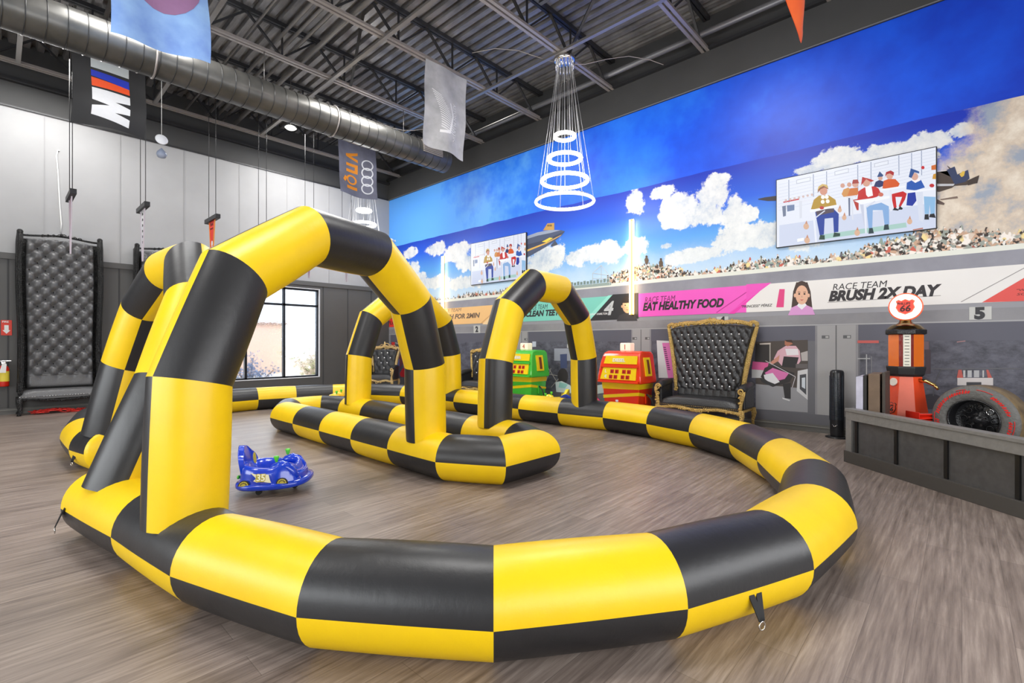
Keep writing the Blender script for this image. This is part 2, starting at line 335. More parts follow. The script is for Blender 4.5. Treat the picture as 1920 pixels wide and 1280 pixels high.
# duct
t=thing('round_duct','large round black spiral duct hanging across the hall','air duct',(7.55,9.3,5.88))
g=G('duct_paint',.34,.5); g.base(g.ramp(g.noise(2,None,4),[(.3,S(72,72,70)),(.7,S(102,100,96))])); M_duct=g.m
L=13.4; mb=MB(); mb.tube([(0,0,0),(-L,0,0)],.285,40,caps=False); mb.tube([(0,0,0),(-.02,0,0)],.28,40); mb.build('duct_body',M_duct,t)
mb=MB(); x=-.15
while x>-L: mb.tube([(x+.05*math.sin(a)*0-.02*math.cos(a),.288*math.cos(a),.288*math.sin(a)) for a in [2*PI*i/32 for i in range(32)]],.007,5,closed=True); x-=.21
mb.build('spiral_seam',mat('seam_metal',S(58,58,58),.3,.5),t)
[MB().tube([(x,.295*math.cos(a),.295*math.sin(a)) for a in [2*PI*i/32 for i in range(32)]],.014,6,closed=True).build('coupling_band',M_chord,t) for x in (-2.9,-5.85,-8.8)]
mb=MB(); 
for k in range(9):
    a=math.radians(-12+k*7); mb.beam((-.85,-.297*math.cos(a),.297*math.sin(a)),(-.3,-.297*math.cos(a),.297*math.sin(a)),.02,.026)
mb.build('air_grille',M_chord,t)
for x in (-1.2,-4.2,-7.2): MB().tube([(x,0,.28),(x,0,.84)],.008,6).build('hanger_rod',M_steelhi,t)
# ---------------------------------------------------------------- inflatable track
def vinyl(name,c,c2,rough):
    g=G(name,rough); n=g.noise(2.2,None,4,.6); g.base(g.ramp(n,[(.35,c2),(.65,c)]))
    wv=g.noise(3.0,g.vec(g.math('MULTIPLY',g.sep()[0],1.5),g.math('MULTIPLY',g.sep()[1],1.5),g.math('MULTIPLY',g.sep()[2],.8)),5,.6)
    fine=g.noise(140,None,2,.5); h=g.math('ADD',wv,g.math('MULTIPLY',fine,.05)); g.bump(h,.25,.02); g.b.inputs['Coat Weight'].default_value=.12; g.b.inputs['Coat Roughness'].default_value=.3
    return g.m
M_Y=vinyl('yellow_vinyl',S(244,203,0),S(236,194,0),.42); M_K=vinyl('black_vinyl',S(37,37,39),S(32,32,34),.40)
VM=[M_Y,M_K,mat('seam_thread',S(24,22,18),.6)]
RB=.234
def ring_frames(P,closed):
    n=len(P); out=[]
    for i in range(n):
        a=(P[i]-P[i-1]) if (i or closed) else P[1]-P[0]; b=(P[(i+1)%n]-P[i]) if (i<n-1 or closed) else P[i]-P[i-1]
        a=a.normalized(); b=b.normalized(); t=(a+b).normalized(); out.append((t,1/max(.5,t.dot(a))))
    return out
def inflated(P,R,up,cols,closed=False,clip=None,caps=(False,False),seg=36,sub=6,taper=None):
    """mitred tube in blocks; cols[i]: colour (0/1) of the +up half of block i, the other half is the opposite"""
    mb=MB(); fr=ring_frames(P,closed); n=len(P); N=n if closed else n-1
    for i in range(N):
        j=(i+1)%n; vs=[]
        for k in range(sub+1):
            t=k/sub; bul=1+.018*math.sin(PI*t)
            for q in range(seg):
                a=2*PI*q/seg; pts=[]
                for (p,(tt,f)) in ((P[i],fr[i]),(P[j],fr[j])):
                    side=up.cross(tt); r=R*(taper(p) if taper else 1)
                    pts.append(p+side*math.cos(a)*r*f*bul+up*math.sin(a)*r*bul)
                v=pts[0].lerp(pts[1],t)
                if clip is not None: v.z=max(v.z,clip)
                vs.append(v)
        base=len(mb.v); mb.v+=[tuple(v) for v in vs]
        for k in range(sub):
            for q in range(seg):
                c=cols[i] if q<seg//2 else 1-cols[i]
                mb.f.append([base+k*seg+q,base+k*seg+(q+1)%seg,base+(k+1)*seg+(q+1)%seg,base+(k+1)*seg+q]); mb.m.append(c); mb.s.append(True)
    for e,flag in ((0,caps[0]),(n-1,caps[1])):
        if not flag: continue
        p=P[e]; tt=fr[e][0]*(-1 if e==0 else 1); side=up.cross(fr[e][0]); r=R*(taper(p) if taper else 1); bi=0 if e==0 else N-1
        vs=[]; S_=6
        for k in range(S_+1):
            rr=math.cos(PI/2*k/S_); d=math.sin(PI/2*k/S_)*.07
            for q in range(seg):
                a=2*PI*q/seg; v=p+(side*math.cos(a)+up*math.sin(a))*r*rr+tt*d
                if clip is not None: v.z=max(v.z,clip)
                vs.append(v)
        mb.add(vs,[(k*seg+q,k*seg+(q+1)%seg,(k+1)*seg+(q+1)%seg,(k+1)*seg+q) for k in range(S_) for q in range(seg)],0,True)
    return mb
def shift(P,o): return [Vector(p)-Vector(o) for p in P]
def strap(parent,p,d,drop):
    """p: top point on the tube, d: outward direction"""
    p=Vector(p); d=Vector(d).normalized(); s=d.cross(Vector((0,0,1))); mb=MB(); tip=p+d*.05-Vector((0,0,drop))
    for k,(wd) in ((-1,.0),(1,.0)):
        a=p+s*k*.035; b=tip
        mb.add([a-s*.018,a+s*.018,b+s*.018,b-s*.018,a-s*.018+d*.006,a+s*.018+d*.006,b+s*.018+d*.006,b-s*.018+d*.006],[(0,1,2,3),(7,6,5,4),(0,4,5,1),(1,5,6,2),(2,6,7,3),(3,7,4,0)])
    o=mb.build('strap',mat('black_webbing',S(28,28,30),.7),parent)
    mb=MB(); M=Matrix((s,Vector((0,0,1)),d)).transposed(); mb.torus(tip-Vector((0,0,.022))+d*.004,.02,.0035,16,6,0,M); r=mb.build('ring',M_chrome,o)
outer=[(.55,4.72),(.71,3.8),(.83,2.97),(1.09,2.19),(1.55,1.56),(2.2,1.09),(2.95,.79),(3.72,.72),(4.55,.88),(5.32,1.30),(6.02,1.83),(6.46,2.54),(6.69,3.31),(6.78,4.15),(6.67,4.98),(6.62,5.82),(6.57,6.66),(6.51,7.48),(6.45,8.35),(6.38,9.22),(5.98,10.05),(5.28,10.53),(4.53,10.78),(3.77,10.94),(2.92,10.93),(2.07,10.7),(1.4,10.15),(.98,9.38),(.78,8.1),(.79,7.22),(.87,6.82)]
oc=[0,1,0,1,0,1,0,1,0,1,0,1,0,1,0,1,0,1,0,1,0,1,0,1,0,1,0,1,0,1]
org=Vector((3.7,5.8,0)); track=t=thing('inflatable_race_track','huge yellow and black checked inflatable race track with four arches on the floor','inflatable race track',org)
inflated([Vector((x-org.x,y-org.y,.228)) for x,y in outer],RB,Vector((0,0,1)),oc,clip=.001,caps=(True,True)).build('outer_barrier',VM,t)
def lp(x,y,z): return (x-org.x,y-org.y,z)
strap(t,lp(2.49,.74,.24),(-.37,-.93,0),.15); strap(t,lp(.34,4.62,.25),(-1,.1,0),.13); strap(t,lp(.62,7.05,.25),(-1,-.3,0),.13)
isl=[(3.2,4.66),(3.2,5.47),(3.2,6.31),(3.2,7.15),(3.2,7.93),(3.45,8.42),(4.02,8.42),(4.27,7.93),(4.27,7.15),(4.27,6.31),(4.27,5.47),(4.27,4.66),(4.27,3.86),(4.02,3.40),(3.45,3.40),(3.2,3.86)]
ic=[1,0,1,0,1,0,1,0,1,0,1,0,1,0,1,0]
inflated([Vector((x-org.x,y-org.y,.228)) for x,y in isl],RB,Vector((0,0,1)),ic,closed=True,clip=.001).build('island_barrier',VM,t)
ARCH=[(0,.36),(.03,1.17),(.31,1.83),(.92,2.22),(1.68,2.22),(2.28,1.83),(2.55,1.17),(2.58,.36)]
def arch(A,B,cols,label,leanA=0,leanB=0,R=.215,dz=0):
    A=Vector(A+(0,));B=Vector(B+(0,)); u=(B-A).normalized(); n=Vector((-u.y,u.x,0)); k=(B-A).length/2.58; c=Vector(org)
    P=[]
    for s,z in ARCH:
        f=s/2.58; ln=leanA*(1-f)+leanB*f; th=math.atan(abs(ln)); p=A+u*s*k+n*math.copysign(math.sin(th),ln)*(z-.36)+Vector((0,0,.36+(z-.36)*math.cos(th)))-c; P.append(p)
    # tube in a leaning plane: front half faces the camera (-n)
    Cn=-n
    up=(Cn-Vector((0,0,1))*(-(leanA+leanB)/2)).normalized() if leanA or leanB else Cn
    inflated(P,R,up,cols,sub=6).build('arch',VM,track,label=label)
arch((.765,3.33),(3.2,4.26),[0,1,0,1,0,1,0],'front arch from the near tube to the island')
arch((.61,4.40),(.84,6.98),[0,1,0,1,0,1,0],'leaning arch at the track entrance on the left',-.385,-.21)
arch((4.27,7.62),(6.50,7.80),[0,1,0,1,0,1,0],'farthest arch, seen behind the front arch')
arch((4.27,4.28),(6.73,4.62),[1,0,1,0,1,0,1],'right-hand arch in front of the two diesel pumps')
# ---------------------------------------------------------------- mural wall
mural=thing('wall_mural','wall-wide printed mural of blue sky, clouds, grandstand crowd and pit garages','mural',(XM,4.9,0))
YLO,YHI=Y0,YB
# painted upper sky
g=G('upper_sky_print',.42); y=g.sep()[1]; z=g.sep()[2]
n=g.noise(.55,None,5,.6); n2=g.noise(2.2,None,3)
t_=g.math('ADD',g.math('MULTIPLY',y,.055),g.math('ADD',g.math('MULTIPLY',n,.75),g.math('MULTIPLY',n2,.12)))
g.base(g.ramp(t_,[(.38,S(0,56,190)),(.62,S(8,84,226)),(.86,S(40,128,250)),(1.0,S(92,170,255))])); M_usky=g.m
# photographic lower sky with clouds
CL=[(1565,300,52,22),(1520,318,38,11),(1655,288,42,20),(1735,268,62,20),(1800,246,24,16),(1700,300,60,20),
 (1192,376,20,27),(1240,360,26,12),(1300,402,62,26),(1335,368,34,30),(1345,340,22,16),(1275,385,34,22),(1375,395,22,30),(1407,401,15,14),(1385,445,60,22),(1440,440,50,26),(1248,461,14,7),(1300,478,60,14),
 (1130,474,60,20),(1190,462,32,18),(1085,482,30,16),(1020,483,42,24),(1010,500,40,14),(770,474,12,11),(776,504,12,16),(790,520,12,10),(818,467,18,12),(862,470,26,15),(874,488,22,18),(850,482,16,10),(808,530,40,12),(868,530,34,12),(1490,400,34,16),(1500,440,44,30)]
g=G('cloudy_sky_print',.42); y=g.sep()[1]; z=g.sep()[2]
wn=g.noise(1.6,None,6,.68); cur=None
for cx,cy,rx,ry in CL:
    yc,zc=mural_yz(cx,cy); yr=abs(mural_yz(cx-rx,cy)[0]-mural_yz(cx+rx,cy)[0])/2; zr=abs(mural_yz(cx,cy-ry)[1]-mural_yz(cx,cy+ry)[1])/2
    a=g.math('DIVIDE',g.math('SUBTRACT',y,yc),yr); b=g.math('DIVIDE',g.math('SUBTRACT',z,zc),zr)
    d=g.math('SQRT',g.math('ADD',g.math('MULTIPLY',a,a),g.math('MULTIPLY',b,b))); f_=g.math('SUBTRACT',1.08,d)
    cur=f_ if cur is None else g.math('MAXIMUM',cur,f_)
fine=g.noise(7,None,5,.7)
msk=g.smooth(g.math('ADD',g.math('MAXIMUM',cur,-1.0),g.math('ADD',g.math('MULTIPLY',g.math('SUBTRACT',wn,.5),2.7),g.math('MULTIPLY',g.math('SUBTRACT',fine,.5),.9))),-.02,.22)
sky=g.ramp(g.math('DIVIDE',g.math('SUBTRACT',g.math('ADD',z,g.math('MULTIPLY',g.math('SUBTRACT',3.5,y),.02)),2.6),2.0),[(.05,S(170,208,238)),(.4,S(84,156,226)),(.68,S(20,88,212)),(.95,S(0,44,176))])
cc=g.ramp(g.math('ADD',g.math('MULTIPLY',wn,.7),g.math('MULTIPLY',fine,.3)),[(.36,S(176,190,204)),(.5,S(222,224,222)),(.66,S(244,243,236))])
out=g.mix(g.math('MULTIPLY',msk,.92),sky,cc)
# low haze and the big tan cloud bank at the right end
hz=g.smooth(g.math('SUBTRACT',g.math('ADD',g.math('MULTIPLY',wn,.9),2.85),z),-.1,.6); out=g.mix(g.math('MULTIPLY',hz,.45),out,S(222,232,240))
tb=g.math('ADD',g.math('MULTIPLY',g.math('SUBTRACT',.3,y),.9),g.math('ADD',g.math('MULTIPLY',g.math('SUBTRACT',wn,.5),1.4),g.math('MULTIPLY',g.math('SUBTRACT',3.95,z),.55)))
tm=g.smooth(g.math('MINIMUM',tb,g.math('MULTIPLY',g.math('SUBTRACT',.45,y),2.2)),-.05,.35)
out=g.mix(tm,out,g.ramp(g.noise(2.6,None,6,.65),[(.35,S(150,160,176)),(.5,S(206,190,172)),(.68,S(232,222,206))]))
g.base(out); M_lsky=g.m
def wrect(mb,y0,y1,z0,z1,off,m=0): mb.add([(XM-off,y0,z0),(XM-off,y1,z0),(XM-off,y1,z1),(XM-off,y0,z1)],[(0,1,2,3)],m)
mb=MB(); wrect(mb,YLO,YHI,4.52,6.09,.006); mb.build('upper_sky_print',M_usky,mural,world=True)
mb=MB(); rnd=random.Random(2); ys=[YLO+(YHI-YLO)*i/60 for i in range(61)]; top=[(y_,4.535+rnd.uniform(-.012,.012)) for y_ in ys]
wallpoly(mb,[(YLO,2.58)]+top+[(YHI,2.58)],.009,0,False); mb.build('cloudy_sky_print',M_lsky,mural,world=True)
# grandstand crowd
g=G('crowd_print',.6); y=g.sep()[1]; z=g.sep()[2]; jit=g.noise(9,None,2)
pv=g.vec(0,g.math('MULTIPLY',y,1.0),g.math('MULTIPLY',z,.85)); v1=g.voro(17,pv); v2=g.voro(34,pv)
r1=g.nt.nodes.new('ShaderNodeSeparateXYZ'); g.nt.links.new(v1,r1.inputs[0]); r2=g.nt.nodes.new('ShaderNodeSeparateXYZ'); g.nt.links.new(v2,r2.inputs[0])
ca=g.ramp(r1.outputs[0],[(0,S(240,232,224)),(.24,S(196,160,134)),(.4,S(74,58,50)),(.56,S(214,196,180)),(.68,S(140,158,148)),(.80,S(198,96,80)),(.86,S(236,214,150)),(.92,S(100,96,106))],'CONSTANT')
cb=g.ramp(r2.outputs[1],[(0,S(52,44,40)),(.3,S(206,172,148)),(.5,S(232,228,222)),(.75,S(150,156,148))],'CONSTANT')
g.base(g.mix(g.smooth(jit,.42,.55),ca,cb)); M_crowd=g.m
def ragged(y0,y1,base,h,seed,step=.035):
    rnd=random.Random(seed); P=[]; yy=y0
    while yy<y1:
        b=base+h*(.55+.45*math.sin(yy*2.1+seed)*math.sin(yy*.9+1)); k=b+rnd.uniform(-.03,.05); P+= [(yy,k-.03),(yy+step*.25,k),(yy+step*.7,k),(yy+step*.95,k-.035)]; yy+=step*rnd.uniform(1,1.7)
    return P
mb=MB()
for y0,y1,h,sd in ((YLO,5.5,.33,1),(7.6,YHI,.2,4)): wallpoly(mb,[(y0,2.64)]+ragged(y0,y1,2.66,h,sd)+[(y1,2.64)],.012,0,False)
mb.build('crowd_print',M_crowd,mural,world=True)
PM={}
def pm(r,g_,b_,rough=.55):
    k=(r,g_,b_)
    if k not in PM: PM[k]=mat('print_%d_%d_%d'%k,S(r,g_,b_),rough,bump=(3,.0,.03))
    return PM[k]
class Print:
    """flat printed shapes of several colours on the mural wall, gathered in one mesh"""
    def __init__(s,off): s.mb=MB(); s.off=off; s.ms=[]; s.n=0
    def m(s,c):
        mm=c if not isinstance(c,tuple) else pm(*c)
        if mm not in s.ms: s.ms.append(mm)
        return s.ms.index(mm)
    def poly(s,pts,c,px=True): s.n+=1; wallpoly(s.mb,pts,s.off+s.n*.00012,s.m(c),px); return s
    def z(s,pts,c,ox,oy,k): return s.poly([(ox+x/k,oy+y/k) for x,y in pts],c)
    def rect(s,x0,x1,y0,y1,c): return s.poly([(x0,y1),(x1,y1),(x1,y0),(x0,y0)],c)
    def line(s,a,b,w_,c):
        dx,dy=b[0]-a[0],b[1]-a[1]; L=math.hypot(dx,dy); nx,ny=-dy/L*w_/2,dx/L*w_/2
        return s.poly([(a[0]+nx,a[1]+ny),(b[0]+nx,b[1]+ny),(b[0]-nx,b[1]-ny),(a[0]-nx,a[1]-ny)],c)
    def yz(s,y0,y1,z0,z1,c): s.n+=1; wrect(s.mb,y0,y1,z0,z1,s.off+s.n*.00012,s.m(c)); return s
    def done(s,name,parent): return s.mb.build(name,s.ms,parent,world=True)
# empty seats between the two crowds, lattice tower, standing spectators
p=Print(.0135)
for i in range(26): p.yz(5.45+i*.085,5.51+i*.085,2.70,2.76+.015*(i%2),(120,140,136))
p.yz(5.4,7.7,2.63,2.69,(150,166,160))
for k in range(5): p.line((1112+k*8,534-k*5 if k<3 else 524+(k-2)*5),(1112+k*8,528),1,(196,204,208))
p.line((1112,512),(1128,497),1,(200,206,210)); p.line((1128,497),(1143,516),1,(200,206,210)); p.line((1112,512),(1143,516),1,(200,206,210)); p.line((1112,512),(1112,533),1,(190,196,200)); p.line((1128,497),(1128,530),1,(190,196,200)); p.line((1143,516),(1143,526),1,(190,196,200)); p.line((1112,522),(1143,522),.8,(200,206,210))
for x_,y_ in ((1213,495),(1240,500)): p.poly([(x_-2,y_),(x_-4,y_-8),(x_-2,y_-12),(x_+2,y_-12),(x_+4,y_-7),(x_+2,y_)],(96,78,62)); p.poly(circ(x_,y_-14,2.2,8),(80,60,48))
p.done('grandstand_print',mural)
g=G('concrete_print',.55); g.base(g.ramp(g.noise(1.4,None,5,.6),[(.3,S(126,126,136)),(.7,S(152,152,162))])); M_conc=g.m
g=G('garage_print',.55); g.base(g.ramp(g.noise(1.1,None,5,.6),[(.3,S(124,123,128)),(.7,S(148,147,150))])); M_gar=g.m
g=G('pit_interior_print',.5); a=g.noise(3.2,g.vec(0,g.math('MULTIPLY',g.sep()[1],1.2),g.math('MULTIPLY',g.sep()[2],2)),6,.7); b=g.noise(22,None,4,.8)
g.base(g.mix(g.smooth(b,.66,.72),g.ramp(a,[(.3,S(46,46,54)),(.55,S(92,92,104)),(.75,S(112,112,122))]),S(150,150,156))); M_int=g.m
p=Print(.012)
p.yz(YLO,YHI,2.40,2.60,M_conc); p.yz(YLO,YHI,2.595,2.665,(226,228,218)); p.yz(YLO,YHI,1.84,1.935,(150,150,156)); p.yz(YLO,YHI,.12,1.86,M_gar); p.yz(YLO,YHI,1.685,1.70,(168,168,170))
OPEN=[(-3.4,1.14),(1.70,4.50),(4.93,7.72),(8.15,10.9),(11.3,13.7)]
for a,b in OPEN:
    p.yz(a,b,.28,1.68,(104,104,110)); p.yz(a,b,1.44,1.68,(92,92,104)); p.yz(a+.1,b-.02,.30,1.44,M_int)
for a,b in ((1.14,1.70),(4.50,4.93),(7.72,8.15),(10.9,11.3)):
    c=(a+b)/2; p.yz(a+.03,b-.03,.28,1.68,(158,157,158)); p.yz(c-.008,c+.008,.28,1.68,(96,96,98))
    for s_ in (-1,1): p.yz(c+s_*.14-.05,c+s_*.14+.05,1.475,1.525,(92,92,94)); p.yz(c+s_*.14-.04,c+s_*.14+.0,1.485,1.515,(170,170,170))
p.yz(YLO,YHI,.12,.28,(98,98,104))
p.done('pit_garage_print',mural)
for ch,px_,py_,w_ in (('5',1838,587,21),('4',1355,602,11),('2',895,617,5)):
    yc,zc=mural_yz(px_,py_); hw=abs(mural_yz(px_-w_,py_)[0]-mural_yz(px_+w_,py_)[0])/2 if ch!='2' else .13; hw=min(max(hw,.1),.13)
    pl=Print(.0155); pl.yz(yc-hw,yc+hw,zc-hw*.8,zc+hw*.8,(196,196,192)); o=pl.done('number_plate',mural)
    txt(ch,.2,(XM-.0165,yc+.055,zc-.068),(0,-1,0),(0,0,1),pm(52,52,56),'number',mural,off=.013)
# garage contents traced on the wall
k=5.333; p=Print(.016)
A=lambda pts,c: p.z(pts,c,1200,560,k)
A([(1160,430),(1680,410),(1680,1135),(1160,1090)],(74,66,62)); A([(1160,850),(1680,900),(1680,1135),(1160,1100)],(150,150,154)); A([(1160,450),(1300,450),(1300,640),(1150,630)],(44,40,40))
A([(1130,625),(1290,640),(1270,715),(1120,705)],(214,92,150)); A([(1120,705),(1260,715),(1240,790),(1120,790)],(196,196,196)); A([(1200,445),(1310,440),(1310,455),(1200,458)],(200,190,180)); A([(1298,450),(1308,450),(1308,640),(1298,640)],(176,170,164))
A([(1380,520),(1460,470),(1560,470),(1600,520),(1610,620),(1560,690),(1430,680),(1370,610),(1340,600)],(214,170,182)); A([(1440,575),(1590,585),(1560,690),(1420,680)],(40,38,40)); A([(1455,500),(1580,500),(1590,560),(1470,565)],(226,222,226)); A([(1450,420),(1500,415),(1530,450),(1480,475),(1450,460)],(170,110,84)); A([(1450,412),(1520,410),(1532,440),(1470,430)],(60,44,36))
A([(1210,780),(1250,690),(1340,650),(1480,720),(1550,740),(1500,830),(1330,880)],(46,42,44)); A([(1250,740),(1330,690),(1490,745),(1450,800),(1330,830)],(216,116,176)); A([(1240,760),(1330,740),(1400,830),(1330,860),(1250,800)],(226,226,230)); A([(1200,790),(1350,850),(1330,880),(1220,830)],(50,50,54))
A([(1430,850),(1510,840),(1510,1000),(1450,990)],(42,40,42)); A([(1425,985),(1500,1010),(1500,1022),(1430,1000)],(220,220,220)); A([(1580,720),(1680,700),(1680,1010),(1570,920)],(206,206,208)); A([(1600,760),(1665,750),(1665,960),(1600,900)],(70,72,78)); A([(1620,790),(1655,785),(1655,900),(1620,880)],(206,214,222))
A([(1560,650),(1680,650),(1680,700),(1560,690)],(96,90,90)); A([(1610,540),(1680,520),(1680,620),(1620,620)],(176,170,168)); A([(1300,640),(1400,560),(1390,620),(1320,660)],(200,140,120))
p.line((1436,676),(1492,706),1.2,(200,196,200)); p.line((1492,706),(1486,726),1.2,(200,196,200))
p.done('mechanic_print',mural); p=Print(.016)
A([(170,415),(375,425),(375,790),(190,790)],(214,214,216)); A([(225,440),(375,440),(375,790),(285,790)],(222,120,184))
for i in range(12): A([(235+i*4,480+i*20),(262+i*4,482+i*20),(264+i*4,492+i*20),(238+i*4,490+i*20)],(96,50,90))
p.done('booth_print',mural); p=Print(.016)
p.rect(1608,1648,638,643,(196,92,88)); p.rect(1608,1632,671,673,(170,170,172)); p.rect(1624,1626,664,716,(170,170,172)); p.rect(1634,1635,668,716,(140,140,142)); p.rect(1660,1915,690,692,(96,96,102))
p.rect(1795,1862,708,722,(206,200,198)); p.rect(1812,1840,716,722,(60,60,64)); p.poly([(1797,693),(1803,693),(1806,708),(1794,708)],(190,90,80)); p.poly([(1849,693),(1853,693),(1860,708),(1852,708)],(190,90,80))
p.rect(1806,1810,694,707,(190,190,190)); p.rect(1814,1822,694,707,(184,184,186)); p.rect(1826,1836,694,707,(180,180,182)); p.rect(1842,1845,694,707,(190,190,190))
p.poly(circ(1746,752,22,18,14),(58,56,64)); p.line((1752,720),(1765,692),2,(88,88,94)); p.line((1765,692),(1900,690),2,(96,96,102)); p.line((1752,720),(1750,742),2,(84,84,90)); p.line((1794,641),(1810,639),1.5,(176,130,130)); p.rect(1728,1742,640,655,(108,92,100)); p.rect(1735,1745,655,700,(74,62,70))
p.done('pit_equipment_print',mural); p=Print(.016)
p.rect(1040,1074,653,676,(150,154,166)); p.poly(circ(1056,705,10,16,15),(50,46,48)); p.poly([(1051,664),(1064,663),(1064,690),(1052,690)],(66,76,112)); p.poly([(1042,716),(1054,714),(1070,722),(1076,734),(1062,742),(1044,736)],(206,222,222)); p.poly([(1050,716),(1066,720),(1060,728),(1048,726)],(150,206,200)); p.rect(1064,1076,645,652,(190,190,194))
for a_,b_ in (((1024,716),(1034,690)),((1028,688),(1044,714)),((1024,700),(1046,704)),((1034,726),(1048,710)),((1020,684),(1034,696))): p.line(a_,b_,1.1,(176,172,168))
p.poly([(1120,722),(1132,720),(1134,736),(1121,738)],(180,196,192)); p.poly([(999,640),(1006,640),(1006,650),(999,650)],(196,204,216))
p.done('teal_race_car_print',mural); p=Print(.016)
for a_ in (((735,641),(741,641),(741,655),(735,655)),): p.poly(a_,(200,50,46))
p.line((742,642),(760,650),1,(190,190,190)); p.poly([(750,700),(756,690),(768,690),(768,708),(752,706)],(190,34,44)); p.poly([(748,668),(754,664),(758,680),(750,690)],(110,60,70)); p.poly([(757,655),(760,655),(760,690),(757,690)],(170,110,130)); p.poly([(744,676),(750,672),(750,686),(744,688)],(90,96,150))
p.done('red_race_car_print',mural)
# airship and jets
p=Print(.0140); k=4.8; A=lambda pts,c: p.z(pts,c,700,420,k)
hull=[(1250,225),(1290,160),(1370,115),(1480,75),(1600,52),(1690,55),(1728,66),(1700,100),(1640,150),(1540,215),(1400,295),(1330,300),(1270,270)]
A(hull,(74,84,110)); A([(1290,160),(1370,115),(1480,75),(1600,52),(1690,55),(1600,80),(1480,105),(1370,140)],(150,160,180)); A([(1300,230),(1370,190),(1560,140),(1690,80),(1728,66),(1700,92),(1560,165),(1370,235)],(58,66,90)); A([(1370,238),(1560,165),(1700,95),(1690,105),(1560,178),(1370,255)],(214,170,80))
A([(1520,160),(1590,122),(1620,126),(1560,165)],(232,206,70)); A([(1530,58),(1570,-5),(1632,-10),(1632,52)],(196,152,74)); A([(1600,190),(1640,150),(1665,185),(1610,205)],(70,76,92)); 
for i in range(4): A([(1570+i*11,6),(1577+i*11,5),(1577+i*11,22),(1570+i*11,23)],(70,56,40))
p.done('airship_print',mural)
p=Print(.0142); A=lambda pts,c: p.z(pts,c,1440,320,4)
A([(1150,20),(1285,10),(1380,20),(1400,60),(1370,0),(1340,-40),(1380,-10),(1420,60),(1500,75),(1580,38),(1570,95),(1480,110),(1400,115),(1380,130),(1285,160),(1150,150)],(70,56,50)); A([(1385,75),(1340,-5),(1400,-30),(1420,30),(1500,-5),(1512,60),(1480,85),(1400,105)],(44,56,92)); A([(1495,75),(1585,35),(1570,92),(1500,112)],(58,46,42)); A([(1435,30),(1462,5),(1478,8),(1470,40),(1452,50)],(214,178,70)); A([(1250,100),(1400,100),(1390,115),(1250,118)],(190,190,196))
p.done('jet_print',mural); p=Print(.0142); A([(1290,215),(1420,192),(1425,208),(1300,222)],(120,100,90)); A([(1270,215),(1325,245),(1320,258),(1270,250)],(90,72,66)); p.done('jet_print',mural); p=Print(.0142); A([(-72,212),(-20,200),(75,188),(75,225),(0,228),(-72,218)],(58,54,60));
p.done('jet_print',mural)
# ---------------------------------------------------------------- team banners
def fit(s,px0,px1,pyb,cap,m,parent,shear=0,off=0,name='lettering',xo=.0192):
    y0,z0=mural_yz(px0,pyb); y1,_=mural_yz(px1,pyb); D=XM/(((px0-960)/FPX)*math.sin(YAW)+math.cos(YAW)); hz=cap*D/FPX; size=hz/.70
    o=txt(s,size,(0,0,0),(1,0,0),(0,1,0),m,name,None,off=off*size,shear=shear)
    xs=[v.co.x for v in o.data.vertices]; wd=max(xs)-min(xs); kx=(y0-y1)/wd; x_=min(xs)
    for v in o.data.vertices: v.co=Vector((XM-xo-v.co.z-parent.location[0],y0-(v.co.x-x_)*kx-parent.location[1],z0+v.co.y-parent.location[2]))
    o.parent=parent; return o
BZ0,BZ1=1.935,2.40
def banner(label,ylo,yhi,c):
    t=thing('team_banner',label,'banner',(XM,(ylo+yhi)/2,BZ0)); mb=MB().box((XM-.009,(ylo+yhi)/2,(BZ0+BZ1)/2),(.018,yhi-ylo,BZ1-BZ0)); mb.build('banner_panel',pm(*c),t,world=True); return t
INK=pm(44,40,44)
def yof(px,py=590): return mural_yz(px,py)[0]
